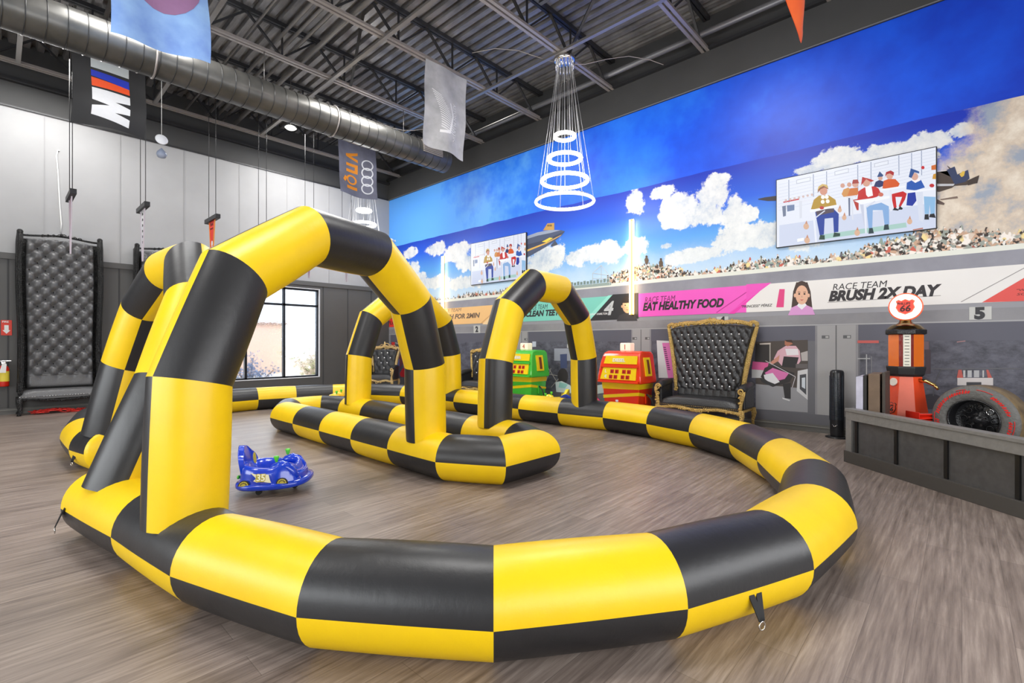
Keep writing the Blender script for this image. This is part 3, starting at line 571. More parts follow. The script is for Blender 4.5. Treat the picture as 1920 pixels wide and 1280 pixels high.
def face(p,cx,cy,rx,ry,skin,hair,top,long=False,glasses=False):
    if long: p.poly([(cx-rx*1.25,cy-ry*.3),(cx-rx*1.6,cy+ry*1.9),(cx+rx*1.6,cy+ry*1.9),(cx+rx*1.25,cy-ry*.3),(cx+rx*.8,cy-ry*1.2),(cx-rx*.8,cy-ry*1.2)],hair)
    p.poly([(cx-rx*2,cy+ry*2.05),(cx-rx*1.5,cy+ry*1.3),(cx-rx*.5,cy+ry*1.0),(cx+rx*.5,cy+ry*1.0),(cx+rx*1.5,cy+ry*1.3),(cx+rx*1.9,cy+ry*2.0)],top)
    if long: p.poly([(cx-rx*.7,cy+ry*1.1),(cx,cy+ry*1.5),(cx+rx*.7,cy+ry*1.05),(cx+rx*.4,cy+ry*.8),(cx-rx*.4,cy+ry*.8)],(232,232,236))
    p.poly(circ(cx,cy-ry*.35,rx*1.12,16,ry*.98),hair); p.poly(circ(cx,cy+ry*.05,rx*.92,16,ry*.95),skin)
    for s_ in (-1,1): p.poly(circ(cx+s_*rx*1.0,cy+ry*.1,rx*.16,8,ry*.2),skin)
    if not long: p.poly([(cx-rx*1.0,cy-ry*.35),(cx+rx*1.0,cy-ry*.4),(cx+rx*.8,cy-ry*1.05),(cx-rx*.8,cy-ry*1.05)],hair)
    for s_ in (-1,1):
        p.poly(circ(cx+s_*rx*.38,cy-ry*.05,rx*.15,8,ry*.09),(40,30,28)); p.poly([(cx+s_*rx*.2,cy-ry*.24),(cx+s_*rx*.58,cy-ry*.27),(cx+s_*rx*.58,cy-ry*.21),(cx+s_*rx*.2,cy-ry*.19)],(70,50,40))
        if glasses: p.poly(circ(cx+s_*rx*.38,cy-ry*.05,rx*.34,10,ry*.24),(225,205,170)); p.poly(circ(cx+s_*rx*.38,cy-ry*.05,rx*.27,10,ry*.18),skin); p.poly(circ(cx+s_*rx*.38,cy-ry*.05,rx*.11,8,ry*.08),(40,30,28))
    p.poly([(cx-rx*.1,cy+ry*.28),(cx+rx*.12,cy+ry*.28),(cx,cy+ry*.1)],tuple(int(v*.86) for v in skin)); p.poly([(cx-rx*.3,cy+ry*.5),(cx+rx*.3,cy+ry*.5),(cx,cy+ry*.62)],(190,90,86))
# red
t=banner('short red floss banner at the far corner of the mural',12.55,13.78,(232,56,44)); fit('RACE TEAM',729,757,599,6,pm(120,26,24),t); fit('FLOSS EVERYDAY',729,790,608.5,6.5,INK,t,.25,.022)
# orange
t=banner('pale orange banner about brushing for two minutes, behind the left neon bar',yof(956),12.4,(244,196,132)); fit('RACE TEAM',826,866,586,6,pm(150,118,96),t,.2); fit('BRUSH FOR 2MIN',822,901,599,8,pm(120,98,82),t,.25,.04)
p=Print(.0185); p.line((903,606),(948,566),1.5,(214,160,104)); p.poly([(905,608),(916,608),(956,572),(956,566),(950,566)],(248,214,166)); p.done('stripe',t)
# teal and black
t=banner('teal banner with a black end about cleaning teeth, behind the right arch',yof(1197)+.01,yof(957),(126,206,190))
p=Print(.0181)
p.poly([(957,571),(980,568),(980,607),(957,607)],(34,34,38)); p.poly([(1108,594),(1150,552),(1198,549),(1198,597),(1108,601)],(44,44,48)); p.poly([(1096,601),(1141,554),(1149,553),(1108,599)],(148,222,206)); p.done('stripe',t)
p=Print(.0188); face(p,1177,573,10,14,(206,168,134),(48,40,38),(60,58,62),glasses=True); p.done('portrait',t)
p=Print(.0188); face(p,968,588,7,10,(214,164,140),(60,34,36),(150,50,60)); p.done('portrait',t)
fit('RACE TEAM',990,1028,581,8.5,pm(50,72,72),t,.18); fit('CLEAN TEETH',987,1058,593.5,10,INK,t,.25,.045); fit('AM',1063,1082,588,9,INK,t,.25,.025)
fit('LUNA" HAMILTON',1107,1140,591,3.6,pm(230,230,230),t,.2,.015); fit('4',1133,1152,590,24,pm(190,194,196),t,.25,.03)
# pink
t=banner('bright pink banner about eating healthy food, above the double throne',yof(1400),yof(1197),(240,92,196)); p=Print(.0183)
p.poly([(1367,588),(1430,533),(1432,533),(1432,540),(1378,588)],(236,60,176)); p.line((1344,586),(1422,533),1.6,(190,44,140)); p.done('stripe',t)
fit('RACE TEAM',1210,1267,568,11,pm(120,44,100),t,.18); fit('EAT HEALTHY FOOD',1206,1358,582,13.5,INK,t,.25,.05)
# white
t=banner('long white banner about brushing twice a day, above the orange fuel pump',-1.2,yof(1400),(232,229,226)); p=Print(.0187)
p.poly([(1400,562),(1400,533),(1447,530),(1366,589),(1366,587)],(236,84,190)); p.poly([(1456,576),(1470,576),(1472,542),(1462,542)],(222,66,130)); p.poly([(1841,567),(1925,518),(1925,564)],(222,84,78)); p.line((1802,566),(1925,500),1.4,(150,146,146)); p.line((1552,567),(1764,554),1.0,(150,146,146)); p.done('stripe',t)
p=Print(.0188); face(p,1504,552,13,19,(224,176,148),(66,48,42),(214,152,206),long=True); p.done('portrait',t)
fit('RACE TEAM',1562,1664,544,11.5,INK,t,.18); fit('BRUSH 2X DAY',1554,1766,564,17.5,INK,t,.25,.055); fit('"PRINCESS" P\u00c9REZ',1391,1449,577,4.6,INK,t,.22,.015)
fit('"W',1906,1924,546,4,pm(110,40,38),t,.22,.01); fit('SC',1906,1924,554,4.5,pm(110,40,38),t,.22,.01)
# ---------------------------------------------------------------- televisions
EM={}
def em(r,g_,b_,s=1.0):
    k=(r,g_,b_,s)
    if k not in EM: EM[k]=mat('lit_%d_%d_%d_%d'%(r,g_,b_,s*100),(0,0,0,1),.3,emit=S(r,g_,b_),es=s)
    return EM[k]
TY0,TY1,TZ0,TZ1=.25,2.25,2.975,4.105
def tv(dy,label):
    t=thing('television',label,'television',(XM-.03,(TY0+TY1)/2+dy,TZ0),0,'televisions on the mural')
    MB().box((-.0,0,(TZ1-TZ0)/2),(.05,TY1-TY0,TZ1-TZ0)).build('housing',M_black,t,bevel=.004)
    xs=XM-.03-.026; mb=MB(); ms=[]; cnt=[0]
    def P(pts,c,ox=1440,oy=270,k=5.647):
        m=em(*c[:3],round((c[3] if len(c)>3 else 1)*.72,2))
        if m not in ms: ms.append(m)
        q=[]
        for x,y in pts:
            px,py=ox+x/k,oy+y/k; tt=(px-960)/FPX; D=xs/(tt*math.sin(YAW)+math.cos(YAW)); yy=(-tt*math.cos(YAW)+math.sin(YAW))*D; zz=H-(py-CY)/FPX*D
            q.append((xs-cnt[0]*.00006-t.location[0],min(max(yy,TY0+.012),TY1-.012)-(TY0+TY1)/2,min(max(zz,TZ0+.012),TZ1-.012)-TZ0))
        cnt[0]+=1; mb.add(q,[tuple(range(len(q)))],ms.index(m))
    def C(x,y,r,c,ry=None): P(circ(x,y,r,14,ry),c)
    P([(60,1200),(1900,1000),(1900,-40),(60,360)],(232,236,248,1.15))
    P([(120,860),(1900,600),(1900,1000),(120,1200)],(214,222,244,1.1)); P([(560,960),(1460,830),(1470,880),(560,1010)],(176,214,206,1.05))
    for x0,ya,yb in ((215,380,620),(475,320,560),(615,290,520),(945,220,480),(1085,190,430),(1380,120,330),(1515,95,320),(1620,70,330)): P([(x0,ya),(x0+10,ya-2),(x0+12,yb),(x0+2,yb)],(170,180,206,1))
    for k_ in range(9): P([(110,430+k_*34),(1800,60+k_*34),(1800,63+k_*34),(110,433+k_*34)],(206,212,232,1.1))
    for x0,y0 in ((300,380),(705,290),(1125,205)): P([(x0,y0),(x0+150,y0-35),(x0+150,y0+10),(x0,y0+42)],(196,200,216,1)); P([(x0+6,y0+5),(x0+144,y0-28),(x0+144,y0+6),(x0+6,y0+36)],(234,238,248,1.15))
    for x0 in (790,860): C(x0,430 if x0>800 else 440,24,(226,170,150,1))
    P([(780,530),(800,480),(850,460),(900,500),(880,550),(800,560)],(226,160,90,1)); P([(840,550),(870,470),(950,460),(960,520),(930,560)],(224,128,60,1)); C(925,425,34,(230,176,156,1)); P([(890,420),(900,378),(950,375),(965,415)],(180,70,60,1)); P([(900,590),(960,580),(960,700),(940,700)],(196,60,50,1)); P([(830,555),(940,540),(940,555),(830,572)],(232,232,240,1.1)); P([(850,570),(870,570),(870,760),(855,760)],(110,120,150,1)); P([(880,570),(900,570),(905,800),(890,800)],(226,230,242,1.1))
    P([(130,640),(520,570),(520,590),(130,660)],(230,232,244,1.15)); P([(160,610),(330,575),(330,590),(165,622)],(214,70,80,1)); P([(330,600),(360,600),(360,780),(335,790)],(224,228,240,1.1)); P([(150,660),(190,650),(190,760),(160,770)],(120,132,160,1)); P([(200,650),(280,640),(280,700),(205,715)],(120,140,180,1))
    for i_ in range(7): C(190+i_*46,596-i_*10,13,(226,200,196,1))
    # seated child, mustard jumper and blue tights
    P([(500,720),(700,690),(750,740),(745,930),(698,935),(690,780),(600,790),(592,960),(548,965),(515,800)],(28,66,166,1)); P([(540,1012),(552,962),(600,965),(602,1012)],(34,70,60,1)); P([(688,985),(700,935),(765,945),(762,975)],(34,70,60,1)); P([(500,695),(700,680),(700,720),(520,760)],(90,76,90,1))
    P([(455,690),(485,590),(540,545),(640,540),(715,590),(728,650),(600,690)],(196,156,50,1)); C(588,492,42,(226,160,136,1),50); P([(525,520),(535,460),(570,430),(630,440),(640,480),(600,460),(555,480)],(150,90,60,1)); P([(522,500),(535,450),(575,422),(625,432),(636,470),(590,442),(550,462)],(224,190,110,1))
    for a_,b_ in ((582,562),(622,560),(580,612),(632,606)): C(a_,b_,21,(246,244,236,1.2))
    P([(440,700),(740,640),(745,660),(450,726)],(240,242,250,1.2)); P([(472,728),(494,726),(520,1035),(500,1038)],(234,238,248,1.15)); P([(500,775),(600,700),(606,710),(506,786)],(222,226,240,1.1)); C(570,675,24,(206,60,60,1),18)
    # seated child, red hat and jacket
    P([(1040,660),(1200,620),(1280,660),(1284,850),(1236,860),(1214,700),(1110,700),(1104,890),(1066,892)],(142,182,232,1.05)); P([(1064,950),(1070,890),(1108,888),(1122,945)],(36,62,70,1)); P([(1224,910),(1232,855),(1275,848),(1284,905)],(36,62,70,1))
    P([(945,600),(958,500),(1020,460),(1130,446),(1170,470),(1200,530),(1150,560),(1050,590)],(212,44,44,1)); P([(1030,455),(1095,440),(1112,545),(1060,562),(1040,540)],(246,244,248,1.2)); C(1042,405,42,(230,172,150,1),46); P([(985,440),(998,348),(1030,358),(1080,370),(1125,388),(1090,402),(1040,372),(1010,410)],(196,50,50,1))
    P([(910,600),(1340,540),(1346,560),(990,640)],(242,244,252,1.2)); P([(1012,640),(1040,636),(1046,945),(1030,948)],(232,236,248,1.15)); P([(975,640),(1012,640),(1026,900),(990,720)],(206,212,232,1.1)); P([(1040,660),(1130,600),(1140,610),(1046,674)],(222,226,240,1.1)); C(1195,535,28,(220,120,100,1),22)
    # child in orange and red, child with dark blue hat behind
    P([(1120,450),(1140,400),(1180,380),(1230,400),(1230,440),(1180,460)],(44,54,110,1)); C(1190,362,24,(226,176,156,1)); P([(1155,350),(1182,290),(1222,330),(1215,345)],(50,84,140,1))
    P([(1310,530),(1430,500),(1470,525),(1450,590),(1402,670),(1384,660),(1420,560),(1350,560),(1362,670),(1335,690),(1315,600)],(214,32,38,1)); P([(1320,700),(1340,670),(1385,695),(1380,705)],(30,30,36,1)); P([(1378,695),(1395,655),(1428,680),(1420,695)],(30,30,36,1))
    P([(1212,470),(1225,390),(1280,368),(1350,372),(1395,420),(1380,450),(1300,480)],(230,96,36,1)); C(1288,338,36,(232,176,156,1)); P([(1238,350),(1250,298),(1300,280),(1335,300),(1330,335),(1290,312),(1260,320)],(184,44,50,1)); P([(1190,480),(1450,440),(1452,456),(1200,498)],(240,242,250,1.2)); P([(1285,485),(1310,482),(1314,710),(1295,715)],(228,232,246,1.15))
    # child in blue at the right
    P([(1480,520),(1560,510),(1572,600),(1530,655),(1465,650)],(30,56,170,1)); P([(1650,555),(1775,560),(1765,740),(1722,748),(1712,640),(1704,740),(1660,742)],(150,196,236,1.05)); P([(1655,800),(1660,745),(1700,742),(1706,800)],(30,32,40,1)); P([(1705,775),(1715,742),(1760,735),(1790,780)],(30,32,40,1))
    P([(1465,480),(1470,410),(1520,385),(1620,380),(1662,460),(1560,492)],(44,96,190,1)); P([(1520,385),(1600,360),(1615,385),(1560,412)],(246,240,244,1.2)); C(1555,345,36,(232,180,162,1),40); P([(1490,350),(1512,258),(1560,275),(1602,292),(1600,312),(1550,300),(1520,360)],(56,92,160,1))
    P([(1470,500),(1790,462),(1790,480),(1480,520)],(240,242,250,1.2)); P([(1570,512),(1640,505),(1642,825),(1600,805)],(220,226,242,1.12)); C(1735,440,26,(206,50,56,1),20); C(1640,250,18,(214,50,60,1)); P([(1740,370),(1750,320),(1790,310),(1790,370)],(220,160,60,1)); P([(1730,230),(1790,215),(1790,270),(1730,275)],(224,120,60,1))
    for a_,b_,c_ in ((405,872,30),(760,700,22),(808,780,24),(945,940,30),(1500,820,28),(415,1020,30)): C(a_,b_,c_,(234,190,160,1),c_*1.1); P([(a_-12,b_-c_),(a_+4,b_-c_-34),(a_+16,b_-c_+4)],(214,150,120,1))
    P([(310,1005),(380,992),(380,1022),(312,1035)],(244,252,252,1.3)); P([(1530,905),(1640,885),(1642,900),(1540,918)],(196,120,100,1))
    mb.build('screen_picture',ms,t); return t
tv(0,'larger-looking wall television on the right showing seated children in bright hats')
tv(7.5,'farther wall television on the left of the airship, partly behind the right arch')
# neon wall bars
def neon(y,label):
    t=thing('neon_bar',label,'neon light',(XM-.03,y,1.98),0,'vertical neon bars on the mural')
    MB().box((0,0,.97),(.05,.05,1.94)).build('mounting_channel',mat('brass_channel',S(190,140,60),.3,.8),t)
    tube_=mat('neon_tube',(0,0,0,1),.3,emit=(1,.66,.30,1),es=9)
    for s_ in (-1,1): MB().tube([(-.03,s_*.04,.01),(-.03,s_*.04,1.93)],.014,8).build('light_tube',tube_,t)
    l=bpy.data.lights.new('neon_glow','AREA'); l.shape='RECTANGLE'; l.size=.1; l.size_y=1.9; l.energy=12; l.color=(1,.75,.45); o=bpy.data.objects.new('neon_glow',l); o.location=(XM-.09,y,2.95); o.rotation_euler=(0,PI/2,0); o.rotation_euler=(PI/2,0,-PI/2); sc.collection.objects.link(o)
neon(4.9,'tall glowing warm neon bar on the mural beside the pink banner'); neon(10.95,'tall glowing warm neon bar on the mural above the orange banner')
# ---------------------------------------------------------------- tufted seats
M_lea=mat('black_leather',S(44,44,46),.34,bump=(45,.06,.06)); M_lea2=mat('charcoal_leather',S(96,96,97),.33,bump=(45,.06,.06))
M_gold2=mat('carved_gilt',S(255,216,130),.24,.5,bump=(70,.5,.15)); M_car=mat('carved_black_wood',S(34,34,34),.28,bump=(70,.4,.15)); M_pgold=mat('pale_gilt',S(250,216,150),.35,.5,bump=(70,.4,.15))
M_hole=M_lea
def tuft_h(x,z,dx,dz,A,p=.42):
    a=x/dx+z/(2*dz); b=x/dx-z/(2*dz); j=round(z/dz); d=9
    for jj in (j-1,j,j+1):
        o=.5 if jj%2 else 0; i=round(x/dx-o)+o; d=min(d,math.hypot(x-i*dx,z-jj*dz))
    return A*(abs(math.sin(PI*a))*abs(math.sin(PI*b)))**p*(1-.45*math.exp(-(d/(dx*.22))**2))+A*(.45)*(1-math.exp(-(d/(dx*.30))**2))
def button_sites(hw,z0,z1,dx,dz,rows,top_inset,marg=.05):
    out=[]; j=0
    while z0+j*dz<z1-top_inset:
        w_=hw((z0+j*dz))-marg
        for k in range(-20,21):
            x=(k+(.5 if j%2 else 0))*dx
            if abs(x)<w_: out.append((x,z0+j*dz))
        j+=1
    return out
def tufted(hw,zb,zt,topf,dx,dz,A,zp,nu=64,nv=80,lean=0,fade=.12,thick=.09,edge=.05):
    """panel facing -y; hw(z) half width, topf(u) rise of the top edge, buttons start at zp"""
    mb=MB()
    def fn(u,v):
        U=u*2-1; z=zb+(zt-zb)*v; z=z+topf(U)*v; x=U*hw(z); d=min(1-abs(U),1)*hw(z); e=min(1,d/edge); e2=min(1,(z-zb)/edge,max(0,(zt+topf(U)-z))/edge)
        rd=math.sqrt(max(0,1-(1-e)**2))*math.sqrt(max(0,1-(1-max(0,e2))**2))
        zz=z-zp
        if zz>=-dz*.5: h=tuft_h(x,zz,dx,dz,A)
        else:
            f=min(1,(-zz-dz*.5)/(dz*1.2)); h=A*abs(math.sin(PI*(x/dx+.25)))**.5*(1-f)*.6+A*.7*f+A*.25
        return (x,-(thick*rd+h*rd)+lean*(z-zb),z)
    mb.grid(fn,nu,nv,0); return mb
def scroll(mb,c,ax,ay,r,turns,th,m=0,dirn=1,n=26):
    c=Vector(c);ax=Vector(ax);ay=Vector(ay); P=[];R=[]
    for i in range(n):
        t=i/(n-1); a=t*turns*2*PI*dirn; q=r*(1-t*.85); P.append(c+ax*math.cos(a)*q+ay*math.sin(a)*q); R.append(th*(1-.5*t))
    mb.tube(P,R,8,m)
def carved(mb,pts,th,seed,amp=1.0,step=.035,m=0,up=Vector((0,0,1)),front=Vector((0,-1,0))):
    """tube with leaf and bead carving along it"""
    P=[Vector(p) for p in pts]; mb.tube(P,th,8,m); rnd=random.Random(seed); 
    for a,b in zip(P,P[1:]):
        L=(b-a).length; n=max(1,int(L/step))
        for i in range(n):
            q=a.lerp(b,(i+.5)/n)+front*th*.6; s=th*rnd.uniform(.35,.8)*amp
            mb.ball(q+up*rnd.uniform(-1,1)*th*.9,(s,s*.7,s*rnd.uniform(.6,1.2)),6,m)
def throne(name,label,loc,rz,W_,Hh,buttons_m,gold,dx,dz,seat_h=.44,depth=.62,group=None,double=True,crestk=1.0,marg=.05,puff=.030):
    t=thing(name,label,'throne chair',loc,rz,group); w2=W_/2
    zb=seat_h-.02; zt=Hh-.10; wb=w2*.64; wt=w2*.87
    def hw(z):
        v=max(0,min(1.1,(z-zb)/(zt-zb))); return wb+(wt-wb)*v**1.6
    topf=lambda U:.055*math.cos(U*PI/2)-.01*abs(U)
    yb=depth/2-.10
    bk=tufted(hw,zb,zt,topf,dx,dz,puff,zb+.22,lean=.10,nu=int(W_/dx*9),nv=int((zt-zb)/dz*9)); bk.v=[(x,y+yb,z) for x,y,z in bk.v]; bk.build('back_cushion',M_lea,t)
    bb=MB().grid(lambda u,v:((u*2-1)*hw(zb+(zt-zb)*v)*1.03,yb+.045+.10*(zt-zb)*v,zb-.1+(zt+.1+topf(u*2-1)-zb)*v),10,10); bb.build('back_panel',M_lea,t)
    j=0; bp=None; sites=button_sites(hw,zb+.22,zt,dx,dz,0,.06,marg)
    for x,z in sites:
        if bp is None:
            bp=MB().ball((0,0,0),(.017 if double else .024,.012,.017 if double else .024),8).build('button',buttons_m,t); ob=bp
        else: ob=bp.copy(); sc.collection.objects.link(ob); ob.parent=t
        ob.location=(x,yb-.094+.10*(z-zb),z)
    # frame round the back
    pts=[]
    for i in range(15): v=i/14; z=zb+.12+(zt-zb-.12)*v; pts.append((-(hw(z)+.025),yb-.06+.10*(z-zb),z))
    mb=MB()
    for s_ in (-1,1):
        q=[(p[0]*-s_ if s_>0 else p[0],p[1],p[2]) for p in pts]; q=[(s_*abs(p[0]),p[1],p[2]) for p in pts]
        mb.tube(q,[.03+.014*math.sin(i/14*PI) for i in range(15)],10); scroll(mb,(s_*(abs(pts[0][0])+.0),pts[0][1]-.01,pts[0][2]),(1,0,0),(0,0,1),.04,1.3,.016); mb.ball(q[0],.03,8)
        # rounded shoulder
        sh=[(s_*(hw(zt)+.025),q[-1][1],zt),(s_*(hw(zt)+.02),q[-1][1],zt+.045),(s_*(hw(zt)-.03),q[-1][1],zt+.075),(s_*(hw(zt)-.09),q[-1][1],zt+.07)]; mb.tube(sh,[.034,.036,.03,.022],10)
    tp=[((u*2-1)*(hw(zt)-.05),yb-.07+.10*(zt-zb),zt+.03+topf(u*2-1)+.03*abs(math.sin(u*PI*3))) for u in [i/24 for i in range(25)]]; carved(mb,tp,.036,int(W_*100),1.0)
    mb.build('back_frame',gold,t)
    mb=MB(); cz=zt+.08+.02; cy=yb-.08+.10*(zt-zb)
    scroll(mb,(-.07,cy,cz),(1,0,0),(0,0,1),.055*crestk,1.4,.014,dirn=-1); scroll(mb,(.07,cy,cz),(-1,0,0),(0,0,1),.055*crestk,1.4,.014); mb.ball((0,cy,cz+.03*crestk),(.03,.02,.045*crestk),10)
    for s_ in (-1,1):
        for k_ in range(1,5 if double else 3): scroll(mb,(s_*(.07+k_*.105),cy,cz-.012*k_),(s_,0,0),(0,0,1),.036*crestk,1.2,.010,dirn=s_); mb.ball((s_*(.12+k_*.105),cy-.005,cz+.02-.014*k_),(.018,.012,.014),6)
    rnd=random.Random(3)
    for i in range(60 if double else 30): x=rnd.uniform(-1,1)*(.40 if double else .2); mb.ball((x,cy-.012,cz-.03+rnd.uniform(-.02,.03)*(1-abs(x))),(rnd.uniform(.008,.018),.012,rnd.uniform(.008,.016)),6)
    mb.build('crest',gold,t)
    # seat
    sw=w2*.80; yf=-depth/2+.04
    def seat(u,v):
        x=(u*2-1)*sw; y=yf+(yb-.03-yf)*v; e=math.sqrt(max(0,1-(abs(u*2-1))**6))*math.sqrt(max(0,1-max(0,1-v*5)**2)); return (x,y,seat_h-.12+.14*e)
    mb=MB().grid(seat,30,16); mb.box((0,(yf+yb)/2,seat_h-.13),(sw*1.98,yb-yf,.06)); mb.build('seat',M_lea,t)
    # arms
    for s_ in (-1,1):
        ax=s_*(w2*.82); P=[]; 
        arm=[(yb-.02,seat_h+.24),(yb-.16,seat_h+.235),(yf+.14,seat_h+.215),(yf+.03,seat_h+.17)]
        mb=MB().tube([(ax,y,z) for y,z in arm],[.062,.066,.072,.066],14); mb.box((ax,(yf+yb)/2+.02,seat_h+.05),(.09,yb-yf-.06,.34)); mb.build('arm',M_lea,t,bevel=.02)
        mb=MB(); fx=ax; fy=yf-.01
        scroll(mb,(fx,fy,seat_h+.17),(1,0,0),(0,0,1),.055,1.6,.018,dirn=-s_); scroll(mb,(fx,fy,seat_h+.06),(-1,0,0),(0,0,1),.036,1.4,.014,dirn=s_)
        carved(mb,[(fx+s_*.045,fy,seat_h+.17),(fx+s_*.03,fy,seat_h+.08),(fx,fy,seat_h-.02),(fx-s_*.01,fy,seat_h-.12),(fx,fy,seat_h-.2)],.026,7,1.2)
        for k_ in range(6): mb.ball((fx+random.uniform(-.03,.03),fy-.02,seat_h+.12-k_*.045),(.026,.018,.02),6)
        mb.build('arm_front',gold,t)
    # apron
    mb=MB(); ap=[((u*2-1)*w2*.84,yf-.02,seat_h-.17-.03*math.cos((u*2-1)*PI*2)*.5) for u in [i/20 for i in range(21)]]; carved(mb,ap,.026,9,1.1)
    for s_ in (-1,1): mb.tube([(s_*w2*.82,yf,seat_h-.16),(s_*w2*.80,yb+.05,seat_h-.16)],.026,8); 
    scroll(mb,(-.06,yf-.035,seat_h-.2),(1,0,0),(0,0,-1),.045,1.3,.012); scroll(mb,(.06,yf-.035,seat_h-.2),(-1,0,0),(0,0,-1),.045,1.3,.012,dirn=-1); mb.ball((0,yf-.04,seat_h-.2),(.03,.02,.03),8)
    mb.build('apron',gold,t)
    mb=MB(); n=int(w2*1.6/.03)
    for i in range(n): mb.ball((-w2*.8+i*(w2*1.6/(n-1)),yf-.004,seat_h-.125),.007,6)
    mb.build('nailheads',gold,t)
    for sx in (-1,1):
        for sy,yy in ((0,yf),(1,yb+.06)):
            c_=Vector((sx*w2*.82,yy,0)); f=-1 if sy==0 else 1
            MB().tube([c_+Vector((0,0,seat_h-.14)),c_+Vector((sx*.015,f*.02,seat_h-.22)),c_+Vector((0,f*.0,.10)),c_+Vector((0,f*.02,.03)),c_+Vector((0,f*.03,0.0))],[.045,.042,.022,.024,.03],10).build('leg',gold,t)
    return t
throne('double_throne','wide gold framed throne with black tufted leather beside the red diesel pump',(8.38,3.27,0),-PI/2,1.72,1.79,M_cryst,M_gold2,.125,.112,seat_h=.46,depth=.66,marg=.10)
throne('single_throne','gold framed single throne with seven big buttons in the far corner',(7.95,12.75,0),-.95,.98,1.30,M_cryst,M_pgold,.19,.15,seat_h=.46,depth=.6,double=False,crestk=2.2,marg=.15,puff=.014)
throne('single_throne','gold framed single throne half hidden behind the left leg of the right arch',(8.38,9.02,0),-PI/2,1.0,1.24,M_cryst,M_gold2,.17,.14,seat_h=.44,depth=.6,double=False,crestk=1.4,marg=.12,puff=.016)
# tall sofas
def tall_sofa(label,x0,x1,yf):
    Wd=x1-x0; Hh=3.60; t=thing('high_back_sofa',label,'sofa',((x0+x1)/2,yf+.25,0),0,'tall black tufted sofas'); w2=Wd/2
    zb=.50; zt=Hh-.10; hw=lambda z:w2-.15-.012*math.sin((z-zb)/(zt-zb)*PI*2); topf=lambda U:0.03*math.cos(U*PI/2)
    bk=tufted(hw,zb,zt,topf,.235,.145,.075,zb+.34,nu=54,nv=190,thick=.07); bk.v=[(x,y+.12,z) for x,y,z in bk.v]; bk.build('back_cushion',M_lea2,t)
    p=None
    for x,z in button_sites(hw,zb+.34,zt,.235,.145,0,.08):
        if p is None: p=MB().ball((0,0,0),(.016,.012,.016),8).build('button',M_car,t); ob=p
        else: ob=p.copy(); sc.collection.objects.link(ob); ob.parent=t
        ob.location=(x,.12-.076,z)
    MB().box((0,.19,(zb+zt)/2),(Wd-.1,.06,zt-zb)).build('back_panel',M_car,t)
    for s_ in (-1,1):
        mb=MB(); P=[(s_*(w2-.06-.018*math.sin(i/16*2*PI)),.02-.05*(i==16),.44+(Hh-.44)*i/16) for i in range(17)]
        mb.tube(P,[.05]*15+[.055,.045],12); mb.ball(P[-1],.05,10); mb.tube([(p[0]+s_*.0,p[1]-.055,p[2]) for p in P],.012,6)
        for i in range(70): mb.ball((s_*(w2-.105-.018*math.sin(i/70*2*PI)),-.005,.5+i*.043),.009,6)
        mb.box((s_*(w2-.05),.12,Hh/2+.2),(.05,.2,Hh-.5)); mb.build('side_wing',M_car,t)
    mb=MB(); carved(mb,[((u*2-1)*(w2-.08),.05,zt+.05+.05*math.cos((u*2-1)*PI/2)**2) for u in [i/20 for i in range(21)]],.02,5,.8)
    for s_ in (-1,1):
        for k_ in range(4): scroll(mb,(s_*(.04+.08*k_),.03,zt+.115-.012*k_),(s_,0,0),(0,0,1),.034,1.3,.009,dirn=s_)
    mb.ball((0,.03,zt+.13),(.03,.02,.03),8); mb.build('crest',M_car,t)
    def seat(u,v):
        e=math.sqrt(max(0,1-abs(u*2-1)**8))*math.sqrt(max(0,1-max(0,1-v*3)**2)); return ((u*2-1)*(w2-.04),-.30+.40*v,.36+.13*e)
    mb=MB().grid(seat,30,12); mb.box((0,-.09,.34),(Wd-.08,.40,.06)); mb.build('seat',M_lea2,t)
    mb=MB(); n=30
    for i in range(n): mb.ball((-w2+.05+i*(Wd-.1)/(n-1),-.295,.36),.009,6)
    mb.build('nailheads',M_chrome,t)
    mb=MB(); carved(mb,[((u*2-1)*(w2-.06),-.285,.29-.02*math.cos((u*2-1)*PI)) for u in [i/16 for i in range(17)]],.026,8,1); mb.build('apron',M_car,t)
    for sx in (-1,1):
        for y_ in (-.27,.16): MB().tube([(sx*(w2-.05),y_,.34),(sx*(w2-.05),y_-.0,.2),(sx*(w2-.06),y_,.07),(sx*(w2-.04),y_-.02,.03),(sx*(w2-.04),y_-.03,0.002)],[.05,.045,.028,.03,.035],10).build('leg',M_car,t)
        mb=MB(); mb.box((sx*(w2-.06),-.12,.5),(.07,.3,.24)); carved(mb,[(sx*(w2-.06),-.26,.40),(sx*(w2-.06),-.24,.62)],.03,4,1); mb.build('arm_stub',M_car,t)
tall_sofa('very tall black tufted sofa against the back wall at the far left',.28,1.60,13.30)
tall_sofa('very tall black tufted sofa half hidden behind the leaning entrance arch',2.12,3.46,13.30)
tall=None
# red cords below the first sofa
mb=MB(); rnd=random.Random(11)
for k_ in range(16):
    P=[]; x=rnd.uniform(-.42,-.25); y=rnd.uniform(-.12,.12)
    for i in range(26): P.append((x+i*.03+rnd.uniform(-.02,.02),y+.07*math.sin(i*.5+k_)+rnd.uniform(-.02,.02),.012+.08*abs(math.sin(i*.13+k_*.05))*(.4+.6*rnd.random())))
    mb.tube(P,.007,6)
o=mb.build('extension_cord',mat('red_cord',S(214,44,34),.5)); o.location=(.86,13.36,0); tag(o,'tangled heap of red cord on the floor under the far left sofa','cord',kind='stuff')
